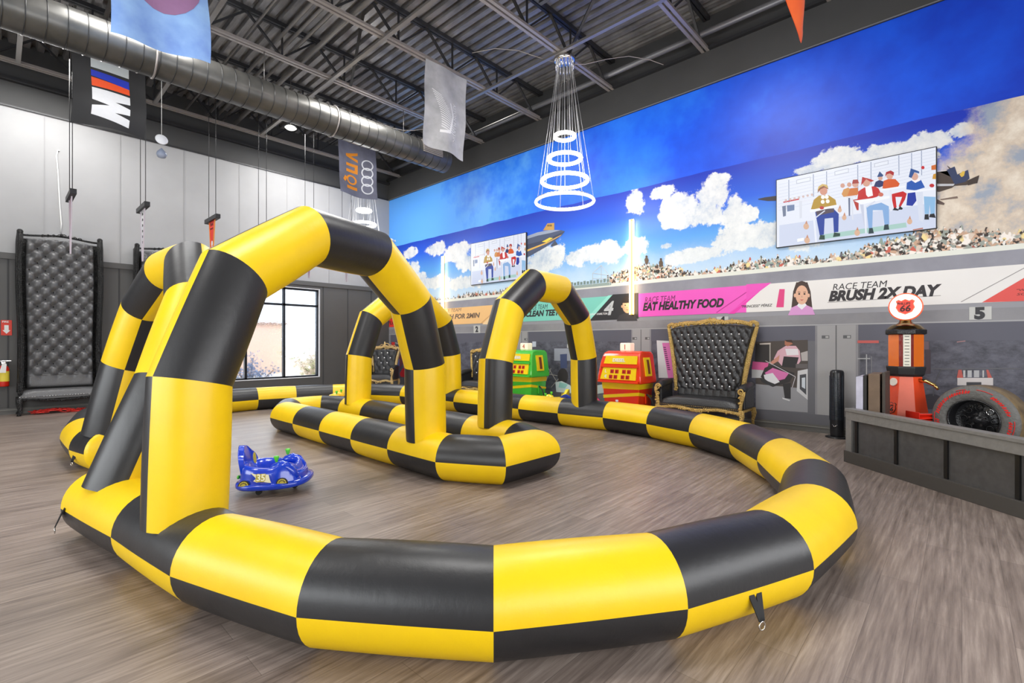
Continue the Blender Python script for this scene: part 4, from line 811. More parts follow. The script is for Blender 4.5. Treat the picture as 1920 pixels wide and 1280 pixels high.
# ---------------------------------------------------------------- diesel ride pumps
def pump(label,loc,body,body2,num,hose=True):
    t=thing('diesel_pump_toy',label,'toy fuel pump',loc,-PI/2,'children\'s diesel pumps'); Yv=mat('pump_yellow',S(250,216,20),.3,coat=.3); RD=mat('digit_red',S(196,36,20),.4)
    m=mat(body,body2,.25,coat=.5)
    # lower cabinet, tapering to the floor (front faces -y)
    def loft(mb,secs,mi=0):
        vs=[]; 
        for z,x0,x1,y0,y1 in secs: vs+=[(x0,y0,z),(x1,y0,z),(x1,y1,z),(x0,y1,z)]
        n=len(secs); mb.add(vs,[(i*4+k,i*4+(k+1)%4,(i+1)*4+(k+1)%4,(i+1)*4+k) for i in range(n-1) for k in range(4)]+[(3,2,1,0),tuple((n-1)*4+k for k in range(4))],mi)
    def cx(z): f=z/.66; return .33+.06*f
    mb=MB(); loft(mb,[(z,-cx(z),cx(z),-.24-.03*z,.27) for z in (0,.3,.66)]); mb.build('cabinet',m,t,bevel=.02)
    # yellow stripes wrapping the cabinet
    mb=MB()
    for (a0,a1,b0,b1) in ((.54,.66,.56,.66),(.36,.42,.45,.51)):
        f=lambda z:-.2415-.03*z-.004
        mb.add([(-cx(a0)-.004,f(a0),a0),(cx(b0)+.004,f(b0),b0),(cx(b1)+.004,f(b1),b1),(-cx(a1)-.004,f(a1),a1)],[(0,1,2,3)]); mb.add([(cx(b0)+.004,f(b0),b0),(cx(a0)+.004,.27,a0+.02),(cx(a1)+.004,.27,a1),(cx(b1)+.004,f(b1),b1)],[(0,1,2,3)])
    mb.build('stripe',Yv,t)
    # head: rounded, leaning back, wider than the cabinet
    prof=[(-.30,.66),(-.335,.70),(-.325,.80),(-.285,1.04),(-.25,1.16),(-.20,1.23),(-.1,1.26),(.22,1.25),(.29,1.20),(.30,.70),(.27,.66)]
    def wx(z): return .455-.075*max(0,(z-.72)/.52)**1.5
    n=len(prof); vs=[(-wx(z),y,z) for y,z in prof]+[(wx(z),y,z) for y,z in prof]
    MB().add(vs,[tuple(range(n)),tuple(range(2*n-1,n-1,-1))]+[(i,n+i,n+(i+1)%n,(i+1)%n) for i in range(n)],0).build('head',m,t,bevel=.035)
    fy=lambda z:-.325+(z-.80)*.167-.012
    def plate(name,x0,x1,z0,z1,mm,o=0,dep=.01,x0b=None):
        return MB().prism([(x0,z0),(x1,z0),(x1,z1),((x0b if x0b is not None else x0),z1)],(0,0,0),(1,0,0),(0,0,1),dep).build(name,mm,t) if False else _pl(name,x0,x1,z0,z1,mm,o,dep,x0b)
    def _pl(name,x0,x1,z0,z1,mm,o,dep,x0b):
        xb=x0 if x0b is None else x0b; v=[(x0,fy(z0)-o,z0),(x1,fy(z0)-o,z0),(x1 if x0b is None else x1,fy(z1)-o,z1),(xb,fy(z1)-o,z1)]; v+=[(a,b+dep,c) for a,b,c in v]
        return MB().add(v,[(0,1,2,3),(7,6,5,4),(0,4,5,1),(1,5,6,2),(2,6,7,3),(3,7,4,0)]).build(name,mm,t)
    _pl('header_panel',-.33,.36,1.02,1.17,Yv,.004,.02,-.29)
    _pl('display_panel',-.38,.36,.73,.95,Yv,.004,.02,-.33)
    _pl('sill',-.42,.42,.675,.71,m,.018,.04,-.42); _pl('brow',-.39,.39,.955,1.0,m,.022,.05,-.38)
    sl=Vector((0,.167,1)).normalized()
    o=txt('DIESEL',.088,(-.14,fy(1.06)-.0065,1.06),(1,0,0),sl,mat('silver_letter',S(236,238,230),.3),'lettering',t,off=.003,extr=.004,world=False)
    for zz,ch in ((.875,'L'),(.775,'\u20ac')):
        txt(ch,.08,(-.29,fy(zz)-.0065,zz-.02),(1,0,0),sl,MATS['silver_letter'],'lettering',t,off=.002,extr=.004,world=False)
        for k_ in range(4):
            x=-.17+k_*.1+(.05 if k_>1 else 0)-(0 if zz>.8 else .02); d=_pl('digit_window',x,x+.075,zz-.03,zz+.04,RD,.008,.006,None); txt('8',.06,(x+.018,fy(zz)-.0135,zz-.02),(1,0,0),sl,mat('dark_digit',S(120,16,12),.4),'digit',d,off=.001,extr=.001,world=False)
    for s_ in (1,):
        
        for nm2,ya,yb_,za,zb_,e_,mm2 in (('side_panel',-.13,.10,.80,1.14,.008,Yv),('slot',-.045,.035,.84,1.10,.014,mat('dark_slot',S(120,60,30),.5))):
            n_=6; mb=MB()
            for q in range(n_):
                a_,b_=za+(zb_-za)*q/n_,za+(zb_-za)*(q+1)/n_; mb.add([(wx(a_)+e_,ya,a_),(wx(a_)+e_,yb_,a_),(wx(b_)+e_,yb_,b_),(wx(b_)+e_,ya,b_),(wx(a_)-.01,ya,a_),(wx(a_)-.01,yb_,a_),(wx(b_)-.01,yb_,b_),(wx(b_)-.01,ya,b_)],[(0,1,2,3),(0,3,7,4),(1,5,6,2),(0,4,5,1),(3,2,6,7)])
            mb.build(nm2,mm2,t)
    b=MB().box((-.03,.05,1.33),(.22,.18,.16)).build('number_box',mat('cream_box',S(246,232,214),.4,emit=S(255,226,190),es=.25),t,bevel=.02); txt(num,.14,(-.065,.05-.092,1.285),(1,0,0),(0,0,1),mat('red_number',S(190,60,40),.5),'number',b,off=.0,extr=.002,world=False)
    if hose: MB().tube([(.36,.0,.44),(.42,-.02,.46),(.50,-.02,.38),(.56,0,.20),(.58,.03,.04),(.5,.06,.02)],.014,8).build('hose',M_rubber,t); MB().box((.385,-.0,.38),(.03,.06,.18)).build('nozzle_holder',m,t,bevel=.008)
    return t
pump('red and yellow toy diesel pump with a number 1 box on top',(8.2,4.65,0),'pump_red',S(236,60,20),'1')
pump('green and yellow toy diesel pump with a number 4 box on top',(8.2,7.22,0),'pump_green',S(70,190,60),'4')
# ---------------------------------------------------------------- bumper cars
def bumper_car(label,loc,rz,body,num='35',accent=(96,214,60),group='ride-on bumper cars'):
    t=thing('bumper_car',label,'toy car',loc,rz,group); nm_='car_%d_%d_%d'%body; m=mat(nm_,S(*body),.22,coat=.6); ac=mat('accent_%d'%accent[1],S(*accent),.4); gd=mat('decal_gold',S(196,180,70),.4); wh=mat('decal_cream',S(240,236,200),.4); bk=M_rubber
    def se(a,rx,ry,n=2.6): c,s_=math.cos(a),math.sin(a); return (rx*math.copysign(abs(c)**(2/n),c),ry*math.copysign(abs(s_)**(2/n),s_))
    N_=48
    def loft(secs,mi=0):
        mb=MB(); vs=[]
        for z,rx,ry,cx in secs:
            for k in range(N_): x,y=se(2*PI*k/N_,rx,ry); vs.append((x+cx,y,z(x+cx,y) if callable(z) else z))
        mb.add(vs,[(i*N_+k,i*N_+(k+1)%N_,(i+1)*N_+(k+1)%N_,(i+1)*N_+k) for i in range(len(secs)-1) for k in range(N_)],mi,True); return mb
    tilt=lambda x:.028*(x+.36)/.72
    mb=loft([(lambda x,y:.055+tilt(x),.335,.29,0),(lambda x,y:.062+tilt(x),.365,.325,0),(lambda x,y:.075+tilt(x),.375,.335,0),(lambda x,y:.105+tilt(x),.375,.335,0),(lambda x,y:.118+tilt(x),.365,.325,0),(lambda x,y:.122+tilt(x),.32,.28,0)]); mb.build('bumper_ring',m,t)
    loft([(lambda x,y:.056+tilt(x),.02,.02,0),(lambda x,y:.054+tilt(x),.345,.30,0)]).build('underside',mat('pale_plastic',S(206,206,210),.5),t)
    # body shell with a rim that dips in the middle and rises to front and back
    def rim(x,y): 
        f=max(0,(x-.05))/.2; return .285+.02*max(0,-x/.3)+ (.045*math.sin(min(1,f)*PI) if x>0.05 else 0)-(.09*max(0,(x-.2)/.12) if x>.2 else 0)
    body_=loft([(lambda x,y:.115+tilt(x),.335,.295,-.01),(lambda x,y:.16+tilt(x),.325,.282,-.01),(lambda x,y:.215+tilt(x)*.6,.316,.275,-.015),(lambda x,y:rim(x,y)-.03,.302,.262,-.02),(lambda x,y:rim(x,y)-.008,.285,.246,-.022),(rim,.268,.228,-.025),(lambda x,y:rim(x,y)-.006,.245,.208,-.025),(lambda x,y:rim(x,y)-.07,.215,.185,-.02),(lambda x,y:.15,.18,.16,-.02),(lambda x,y:.14,.02,.02,-.02)]); body_.build('body_shell',m,t)
    # backrest
    def br(u,v):
        a=(u*2-1)*1.15; w_=.185*math.sqrt(max(0,1-.78*v**3)); x=-.235+.05*math.cos(a)*-1+.02-v*.05; return (x,w_*math.sin(a)/math.sin(1.15),.22+.262*v*(1-.30*abs(u*2-1)**2*v))
    mb=MB().grid(br,16,12); mb.grid(lambda u,v:tuple(Vector(br(u,v))-Vector((.05+.01*math.cos((u*2-1)*1.4),0,0))),16,12)
    for e in range(16):
        a,b=br(e/16,1),br((e+1)/16,1); mb.add([a,b,(b[0]-.055,b[1],b[2]),(a[0]-.055,a[1],a[2])],[(0,1,2,3)],0,True)
    for s_ in (0,1):
        for e in range(12):
            a,b=br(s_,e/12),br(s_,(e+1)/12); mb.add([a,b,(b[0]-.053,b[1],b[2]),(a[0]-.053,a[1],a[2])],[(0,1,2,3)],0,True)
    k=mb.build('backrest',m,t); MB().prism(circ(0,0,.04,14,.06),(-.216,0,.345),(0,1,0),(-.12,0,1),.004).build('badge',gd,k)
    # front humps and cockpit nose
    for s_ in (-1,1):
        P=[(.015,s_*.175,.235),(.06,s_*.178,.275),(.12,s_*.178,.292),(.18,s_*.172,.272),(.225,s_*.162,.215),(.26,s_*.15,.155)]
        MB().tube(P,[.035,.05,.056,.056,.05,.04],14).build('fender',m,t)
        j=MB().tube([(.07,s_*.178,.31),(.068,s_*.178,.345)],.008,8).build('joystick',M_steelhi,t); MB().lathe([(.0,-.02),(.012,-.018),(.018,.0),(.026,.03),(.026,.042),(.016,.046),(0,.046)],(.068,s_*.178,.352),14).build('grip',ac,j)
        # side decals
        for xw in (-.215,.165):
            yb_=.272 if xw>0 else .262; M=Matrix.Rotation(s_*-1*PI/2,3,'X')
            a=MB().prism(circ(0,0,.058,20,.058,0,PI)+[],(xw,s_*(yb_+.034 if xw>0 else yb_+.032),.118+.02*(xw>0)),(-s_,0,0),(0,-s_*.25,.97),.01).build('wheel_decal',bk,t)
            b=MB().prism(circ(0,0,.045,18,.045,0,PI),(xw,s_*(yb_+.038 if xw>0 else yb_+.036),.12+.02*(xw>0)),(-s_,0,0),(0,-s_*.25,.97),.006).build('rim_decal',gd,a)
            mb=MB()
            for q in range(1,6): an=PI*q/6; mb.prism([(math.cos(an)*.03+math.cos(c_)*.007,math.sin(an)*.03+math.sin(c_)*.007) for c_ in [2*PI*w2/6 for w2 in range(6)]],(xw,s_*(yb_+.0395 if xw>0 else yb_+.0375),.12+.02*(xw>0)),(-s_,0,0),(0,-s_*.25,.97),0)
            mb.build('spoke_holes',bk,a)
        X=Vector((-s_,0,0)); Yv=Vector((0,-s_*.22,.97)).normalized(); O=Vector((-.03,s_*.306,.185))
        d=MB().prism([(-.085,-.012),(-.05,-.028),(.0,-.022),(.05,-.03),(.09,-.035),(.075,-.005),(.06,.045),(.02,.055),(-.03,.045),(-.055,.05),(-.12,.07),(-.075,.03),(-.06,.01)],O,X,Yv,.012).build('number_decal',wh,t)
        txt(num,.092,O+X*-.058+Yv*-.014+X.cross(Yv)*.002,X,Yv,gd,'number',d,off=.010,extr=.001,world=False,spacing=.9); txt(num,.092,O+X*-.056+Yv*-.012+X.cross(Yv)*.0045,X,Yv,mat('decal_white',S(250,250,220),.4),'number',d,off=.002,extr=.001,world=False,spacing=.93)
        MB().ball((-.335,s_*.12,.17),(.014,.03,.022),8).build('tail_light',ac,t)
        MB().prism([(-.03,0),(.03,0),(.022,.055),(-.022,.055)],(.302,s_*.12,.15),(0,1,0),(-.35,0,.93),.012).build('headlight',wh,t)
    MB().lathe([(.0,.0),(.10,.0),(.10,.06),(.09,.07),(0,.07)],(.19,0,.12),20).build('nose',m,t)
    k_=.88 if body==(20,66,208) else 1.0; t.scale=(k_,k_,k_)
    for a,b in ((-.1,.2),(-.1,-.2),(.2,0)): MB().tube([(a,b-.015,.03),(a,b+.015,.03)],.03,14).build('wheel',bk,t)
    return t
bumper_car('blue bumper car number 35 standing alone on the track floor',(1.85,4.84,0),math.radians(-40),(20,66,208))
bumper_car('yellow bumper car with green grips parked on the far lane behind the island',(5.1,9.75,0),2.4,(246,206,30))
bumper_car('yellow bumper car with green trim parked between the two diesel pumps',(7.75,6.12,0),1.9,(240,222,30))
bumper_car('blue bumper car with yellow grips just left of the right arch leg',(7.34,5.33,0),.3,(20,70,210),accent=(240,210,40))
bumper_car('magenta bumper car beside the red diesel pump',(7.36,4.55,0),-1.57,(240,30,170),accent=(220,226,230))
# ---------------------------------------------------------------- flags hung from the joists
def cloth(name,c,c2=None,rough=.6):
    g=G(name,rough); g.base(g.ramp(g.noise(2.2,None,4,.6),[(.3,S(*(c2 or c))),(.7,S(*c))])); g.b.inputs['Sheen Weight'].default_value=.2; return g.m
def flag(label,x0,x1,y,m,seed,art=None,ztop=6.688,zbot=5.18,tipfn=None):
    W_=x1-x0; Hh=ztop-zbot; t=thing('hanging_flag',label,'flag',(x0,y-.09,zbot),0,'flags hung from the joists'); rnd=random.Random(seed); a,b,c=rnd.uniform(0,6),rnd.uniform(0,6),rnd.uniform(.6,1.2)
    def dis(u,v):
        k=(1-v)
        return Vector((u*W_+.03*k*math.sin(v*5+a),-.06*math.sin(u*7*c+a+v*1.4)*(.25+.75*k)-.02*math.sin(v*9+b),v*Hh+(.03*math.sin(u*3.1+b)*k)+(tipfn(u,v) if tipfn else 0)))
    mb=MB(); mb.grid(lambda u,v:dis(u,v)+Vector((0,.002,0)),26,34); mb.grid(lambda u,v:dis(u,v)-Vector((0,.002,0)),26,34); mb.build('cloth',m,t)
    def art_poly(pts,mm,nm,o=.006,n=10):
        """flat art sewn on the cloth: polygon in (u,v), subdivided so it follows the folds"""
        import bmesh
        bm=bmesh.new(); vs=[bm.verts.new((p[0],p[1],0)) for p in pts]; f=bm.faces.new(vs); bmesh.ops.triangulate(bm,faces=[f]); 
        for _ in range(3): bmesh.ops.subdivide_edges(bm,edges=[e for e in bm.edges if e.calc_length()>.07],cuts=1); bmesh.ops.triangulate(bm,faces=bm.faces[:])
        for v in bm.verts: q=dis(v.co.x,v.co.y); v.co=(q.x,q.y-o,q.z)
        me=bpy.data.meshes.new(nm); bm.to_mesh(me); bm.free(); me.materials.append(mm); ob=bpy.data.objects.new(nm,me); sc.collection.objects.link(ob); ob.parent=t; return ob
    MB().tube([(-.02,.0,Hh+.01),(W_+.02,.0,Hh+.01)],.012,8).build('hem_rod',M_steelhi,t)
    if art: art(art_poly,dis,t)
    return t
def ring_pts(cx,cy,rx,ry,w_,n=20,a0=0,a1=2*PI):
    o=[(cx+rx*math.cos(a0+(a1-a0)*i/n),cy+ry*math.sin(a0+(a1-a0)*i/n)) for i in range(n+1)]; k=1-w_
    return [o,[(cx+rx*k*math.cos(a0+(a1-a0)*i/n),cy+ry*k*math.sin(a0+(a1-a0)*i/n)) for i in range(n+1)]]
def ring_art(ap,cx,cy,rx,ry,w_,mm,nm,o=.006):
    O,I=ring_pts(cx,cy,rx,ry,w_); ap(O[:11]+I[:11][::-1],mm,nm,o); 
    ap(O[10:]+I[10:][::-1],mm,nm,o)
W1=mat('flag_white',S(232,234,238),.6); BL=mat('flag_blue',S(20,50,190),.6); OR=mat('flag_orange',S(240,84,30),.6); DK=mat('flag_black',S(34,34,36),.6)
def art_blue(ap,dis,t):
    ap(circ(.52,.62,.42,24,.34),mat('flag_mauve',S(150,110,150),.6),'emblem_field'); ap(circ(.50,.70,.34,20,.30),mat('flag_plum',S(120,70,90),.6),'emblem_shade',.009); ap(circ(.5,.80,.2,20,.22),mat('flag_violet',S(84,60,170),.6),'emblem_core',.012); ring_art(ap,.5,.80,.22,.24,.08,W1,'emblem_ring',.015)
flag('pale blue and mauve flag hanging in front of the round duct at top left',.90,1.92,7.375,cloth('flag_sky',(150,190,236),(110,146,214)),1,art_blue,zbot=5.06)
def art_bm(ap,dis,t):
    ap([(.24,.60),(.76,.56),(.76,.66),(.24,.67)],BL,'blue_stripe'); ap([(.24,.70),(.76,.70),(.76,.84),(.24,.84)],mat('flag_pale',S(200,208,210),.6),'pale_stripe'); ap([(.24,.48),(.76,.49),(.76,.565),(.24,.585)],OR,'red_stripe')
    ap([(.24,.46),(.76,.46),(.76,.36),(.55,.335),(.76,.30),(.76,.22),(.55,.20),(.76,.16),(.76,.06),(.24,.13),(.24,.24),(.47,.275),(.24,.31)],W1,'white_letter')
flag('black flag with blue and orange stripes and a sideways white letter M',.90,1.93,11.275,DK,2,art_bm,zbot=5.22)
def art_rings(ap,dis,t):
    for i in range(4): ring_art(ap,.76,.16+i*.125,.15,.085,.22,W1,'white_ring',.006+.001*i)
    o=.006; OG=mat('flag_amber',S(240,150,40),.6)
    def ltr(pts): ap([(.42-(y-.0)*.30*-1*-1+.0,x) for x,y in pts],OG,'orange_letter')
    # sideways letters running up the flag
    ap([(.20,.10),(.50,.10),(.50,.15),(.20,.15)],OG,'orange_letter')
    ring_art(ap,.35,.25,.15,.075,.34,OG,'orange_letter'); ap([(.10,.22),(.16,.19),(.22,.27),(.16,.29)],OG,'orange_letter')
    ap([(.20,.36),(.52,.36),(.52,.405),(.20,.405)],OG,'orange_letter'); ap([(.20,.455),(.52,.455),(.52,.50),(.20,.50)],OG,'orange_letter'); ap([(.44,.405),(.52,.405),(.52,.455),(.44,.455)],OG,'orange_letter'); ap([(.20,.60),(.52,.54),(.52,.585),(.30,.625)],OG,'orange_letter'); ap([(.20,.60),(.20,.64),(.52,.70),(.52,.655),(.30,.61)],OG,'orange_letter')
flag('grey flag with four linked white rings and sideways orange lettering',5.75,6.78,11.275,cloth('flag_slate',(126,128,146),(98,98,112)),3,art_rings,zbot=5.14)
def art_wing(ap,dis,t):
    g_=mat('flag_silver_line',S(238,238,238),.5)
    for i in range(16):
        v=.70-i*.028; u0=.16+.20*math.sin(i/15*PI*.5)*1.0; ap([(u0+.0,v),(u0+.20+.01*i,v-.05),(u0+.20+.01*i,v-.058),(u0,v-.010)],g_,'wing_feather')
    ap([(.34,.20),(.58,.22),(.66,.44),(.60,.60),(.57,.60),(.62,.44),(.54,.25),(.34,.23)],g_,'wing_outline')
    s_='ASTON MARTIN'; o=txt(s_,.13,(0,0,0),(1,0,0),(0,1,0),g_,'lettering',None,off=.002)
    me=o.data
    for v in me.vertices:
        q=dis(min(.98,.66+v.co.y*.9),.62-v.co.x*.50); v.co=Vector((q.x,q.y-.007,q.z))
    o.parent=t
flag('silver grey flag with a white wing emblem, hanging left of the large chandelier',5.46,6.46,7.375,cloth('flag_silver',(196,196,198),(150,150,152)),5,art_wing,zbot=5.16,tipfn=lambda u,v:-.12*u*(1-v)**2)
flag('orange flag whose lowest corner hangs at the top right of the mural',6.05,6.95,1.505,cloth('flag_vermilion',(250,110,40),(236,84,30)),6,None,ztop=6.688,zbot=5.55,tipfn=lambda u,v:-(.66*max(0,1-abs(u-.45)/.45))*(1-v))
# ---------------------------------------------------------------- ring chandeliers
M_glow=mat('led_ring',(0,0,0,1),.3,emit=(1,.98,.94,1),es=7); M_glowlow=mat('led_ring_soft',S(220,220,220),.3,emit=(1,.98,.94,1),es=1.1); M_wire=mat('steel_wire',S(214,214,214),.3,.6)
def chandelier(label,x,y,zs,power):
    t=thing('ring_chandelier',label,'chandelier',(x,y,6.66),0,'ring chandeliers'); R_=[.18,.30,.42,.535]
    MB().lathe([(0,0),(.2,0),(.2,-.05),(.17,-.06),(0,-.06)],seg=28).build('canopy',M_chrome,t)
    p=None
    for i in range(16):
        a=2*PI*i/16
        if p is None: p=MB().tube([(0,0,0),(0,0,-.13)],.012,6).build('crystal_drop',M_cryst,t); o=p
        else: o=p.copy(); sc.collection.objects.link(o); o.parent=t
        o.location=(.16*math.cos(a),.16*math.sin(a),-.06)
    for k,(r,z) in enumerate(zip(R_,zs)):
        low=k==3; o=MB().torus((0,0,z-6.66),r,.036 if not low else .028,48,8).build('light_ring',M_glow if not low else M_glowlow,t)
        n=(4,5,6,7)[k]
        w_=MB()
        for i in range(n):
            a=2*PI*(i+.3*k)/n; w_.tube([(.13*math.cos(a),.13*math.sin(a),-.06),(r*math.cos(a),r*math.sin(a),z-6.66)],.0035,5)
        w_.build('suspension_wires',M_wire,t)
        if low:
            n_=96; P=[(r*math.cos(2*PI*i/n_),r*math.sin(2*PI*i/n_),z-6.66+.03) for i in range(n_)]; MB().tube(P,[.009+.007*(i%2) for i in range(n_)],6,0,True).build('crystal_band',M_cryst,t)
    l=bpy.data.lights.new('chandelier_light','POINT'); l.energy=power; l.shadow_soft_size=.35; o=bpy.data.objects.new('chandelier_light',l); o.location=(x,y,zs[2]-.08); sc.collection.objects.link(o)
chandelier('large four-ring chandelier of glowing hoops in front of the mural',7.2,5.38,(5.23,4.82,4.41,4.02),60)
chandelier('four-ring chandelier below the ringed grey flag, partly behind the front arch',6.89,11.96,(5.03,4.65,4.26,3.88),50)
# ---------------------------------------------------------------- pennants on header bars
def pennant(i,x,label,col,z=4.06,y0=11.35,y1=12.15,txtc=None,kind=0):
    t=thing('hanging_pennant',label,'pennant',(x,(y0+y1)/2,z),0,'pennants hung on wires'); L=y1-y0
    MB().box((0,0,0),(.09,L,.09)).build('header_bar',M_black,t,bevel=.005)
    for s_ in (-1,1): MB().tube([(0,s_*L*.3,.045),(0,s_*L*.3,7.37-z)],.006,6).build('suspension_wire',M_black,t)
    Hh=1.05; w_=.36
    mb=MB(); mb.add([(-.004,-w_/2-.02,-.045),(-.004,w_/2,-.045),(-.004,.02,-Hh),(-.004,-.02,-Hh),(.004,-w_/2-.02,-.045),(.004,w_/2,-.045),(.004,.02,-Hh),(.004,-.02,-Hh)],[(0,1,2,3),(7,6,5,4),(0,4,5,1),(1,5,6,2),(2,6,7,3),(3,7,4,0)]); f=mb.build('pennant_cloth',col,t); 
    e=MB(); e.beam((-.006,w_/2,-.05),(-.006,.02,-Hh),.02,.012); e.beam((-.006,-w_/2-.02,-.05),(-.006,-.02,-Hh),.02,.012); e.build('trim_edge',mat('pennant_trim',S(236,150,60),.5) if kind==1 else mat('pennant_trim_grey',S(200,190,200),.5),f)
    if kind==1:
        k=MB(); k.prism(circ(0,-.52,.055,12,.06)+[],(-.006,0,0),(0,-1,0),(0,0,1),.002); k.prism([(-.03,-.60),(.03,-.60),(.025,-.57),(-.025,-.57)],(-.007,0,0),(0,-1,0),(0,0,1),.002); k.beam((-.007,.07,-.68),(-.007,-.07,-.62),.014,.004); k.beam((-.007,-.07,-.68),(-.007,.07,-.62),.014,.004); k.build('skull_emblem',W1,f)
        txt('TEAM',.07,(-.009,.10,-.14),(0,-1,0),(0,0,1),DK,'lettering',f,world=False); txt('PIRATES',.05,(-.009,.105,-.22),(0,-1,0),(0,0,1),DK,'lettering',f,world=False)
    else:
        k=MB(); [k.prism([(-.05*(1-.1*q),-.15-.11*q),(.05*(1-.1*q),-.15-.11*q),(.04*(1-.1*q),-.11-.11*q),(-.05*(1-.1*q),-.10-.11*q)],(-.006,0,0),(0,-1,0),(0,0,1),.002) for q in range(6)]; k.build('markings',DK if kind==2 else mat('pennant_rose',S(200,150,170),.5),f)
xs_=[1.55,2.72,3.86,5.02]
xb=[(.62,'first pennant from the left, seen nearly edge on above the tall sofa',mat('pennant_pink',S(190,160,170),.5),0),(2.30,'white pennant above the second tall sofa',mat('pennant_white',S(214,214,216),.5),2),(3.92-.05,'red pennant with a white skull, left of the front arch',mat('pennant_red',S(226,54,36),.5),1),(5.40-.15,'pennant mostly hidden behind the top of the front arch, fourth from the left',mat('pennant_mid',S(170,160,170),.5),2)]
def xat(px,y):
    t_=(px-960)/FPX; D=y/(-t_*math.cos(YAW)+math.sin(YAW)); return (t_*math.sin(YAW)+math.cos(YAW))*D
for i,(px_,lab,mm,kd) in enumerate(((133,xb[0][1],xb[0][2],0),(268,xb[1][1],xb[1][2],2),(398,xb[2][1],xb[2][2],1),(492,xb[3][1],xb[3][2],2))): pennant(i,xat(px_,11.75),lab,mm,kind=kd)
pennant(4,xat(580,11.75),'lilac pennant tip showing under the top of the front arch',mat('pennant_lilac',S(176,128,166),.5),kind=0)
pennant(5,xat(650,11.75),'pennant hidden behind the front arch, last of the row, its wires beside the chandelier',mat('pennant_end',S(180,170,176),.5),kind=2)
# white cord and ornaments
def hang(name,label,cat,x,y,z0,z1,mk):
    t=thing(name,label,cat,(x,y,z0)); MB().tube([(0,0,0),(0,0,7.37-z0)],.004,5).build('string',M_white,t); mk(t); return t
hang('hanging_ornament','round white disc ornament with a grey drop below it on a string','ornament',xat(303,10.8),10.8,5.16,5.72,lambda t:(MB().lathe([(0,-.02),(.09,-.015),(.1,0),(.09,.015),(0,.02)],(0,0,0),24,0,True,Matrix.Rotation(PI/2-.2,3,'X')).build('disc',W1,t),MB().lathe([(.0,-.09),(.06,-.07),(.085,-.02),(.07,.03),(0,.11)],(0,0,-.26),20).build('drop',mat('drop_grey',S(150,160,180),.3),t)))
t=thing('pendant_lamp','small white glowing disc lamp under the joists behind the duct','lamp',(xat(545,10.6),10.6,6.05)); MB().lathe([(0,-.03),(.09,-.025),(.12,0),(.09,.03),(0,.04)],(0,0,0),20).build('shade',mat('lamp_glow',(0,0,0,1),.4,emit=(1,1,.92,1),es=1.4),t); MB().tube([(0,0,.03),(0,0,1.32)],.006,6).build('stem',M_steelhi,t)
mb=MB(); yc=13.785; P=[(xat(112,yc),yc,5.42),(xat(108,yc),yc,5.42),(xat(106,yc),yc-.0,5.3),(xat(109,yc),yc,4.9),(xat(112,yc),yc,4.3),(xat(115,yc),yc,3.9),(xat(114,yc),yc,3.72)]
c0=Vector(P[0]); o=MB().tube([Vector(p)-c0 for p in P],.012,8).build('white_rope',M_white); o.location=c0; tag(o,'white cord hanging down the grey wall above the first tall sofa','cord')
t=thing('security_camera','small white security camera on the mural wall near the far corner','security camera',(XM-.02,13.45,4.72)); MB().box((0,0,0),(.03,.06,.06)).build('mount',M_white,t); MB().tube([(-.02,0,.0),(-.16,-.03,.03)],.03,12).build('camera_body',M_white,t)
t=thing('security_camera','small white box sensor on the grey wall beside the far corner','sensor',(8.45,YB-.02,4.72)); MB().box((0,-.02,0),(.05,.05,.07)).build('housing',M_white,t,bevel=.008); MB().ball((0,-.05,0),.018,8).build('lens',M_black,t)
# ---------------------------------------------------------------- fire extinguisher and its sign
t=thing('fire_extinguisher','red fire extinguisher with yellow label on the dark wall at the far left','fire extinguisher',(.12,YB-.11,.56))
MB().lathe([(0,0),(.075,0),(.08,.02),(.08,.34),(.06,.39),(.025,.42),(.025,.45),(0,.45)],seg=20).build('cylinder',M_red,t); MB().lathe([(.082,.10),(.082,.30)],seg=20).build('label_band',mat('label_yellow',S(236,214,70),.5),t)
MB().box((0,0,.46),(.06,.05,.04)).box((.03,-.04,.5),(.15,.03,.015)).build('valve',M_chrome,t); MB().tube([(-.03,0,.46),(-.09,-.02,.44),(-.1,-.03,.3),(-.095,-.03,.12)],.012,8).build('hose',M_rubber,t); MB().prism([(-.06,.27),(.03,.27),(.04,.44),(-.02,.45)],(0,-.095,0),(1,0,0),(0,0,1),.002).build('service_tag',M_white,t)
t=thing('extinguisher_sign','red and white arrow sign pointing down at the fire extinguisher','sign',(.16,YB-.012,1.56)); MB().box((0,0,.15),(.15,.012,.30)).build('plate',mat('sign_red',S(220,60,44),.5),t); MB().prism([(0,.03),(.055,.10),(.03,.10),(.03,.2),(-.03,.2),(-.03,.10),(-.055,.10)],(0,-.008,0),(1,0,0),(0,0,1),.001).build('arrow',M_white,t)
txt('FIRE',.05,(-.06,-.008,.25),(1,0,0),(0,0,1),M_white,'lettering',t,world=False,off=.001)
# ---------------------------------------------------------------- display box at the right
BU=Vector((-.683,-.731,0)); BN=Vector((-.731,.683,0)); A0=Vector((6.88,1.01,0))    # front runs along BU, faces BN
M_box=mat('black_stained_wood',S(84,83,83),.26,bump=(14,.05,.2)); M_boxg=mat('worn_grey_rail',S(128,126,123),.4,bump=(20,.05,.15)); M_base=mat('dark_base_board',S(72,69,66),.5)
t=thing('display_box','low black panelled planter box holding the fuel pump and the racing wheel','display box',A0)
LL=3.6; R3=Matrix((BU,BN,Vector((0,0,1)))).transposed()
def lb(mb,s0,s1,n0,n1,z0,z1,m=0):
    c=BU*((s0+s1)/2)+BN*((n0+n1)/2)+Vector((0,0,(z0+z1)/2)); mb.box(c,(abs(s1-s0),abs(n1-n0),z1-z0),m,M=R3)
mb=MB(); lb(mb,0,LL,-.09,-.03,.0,.60); mb.build('front_panel',M_box,t)
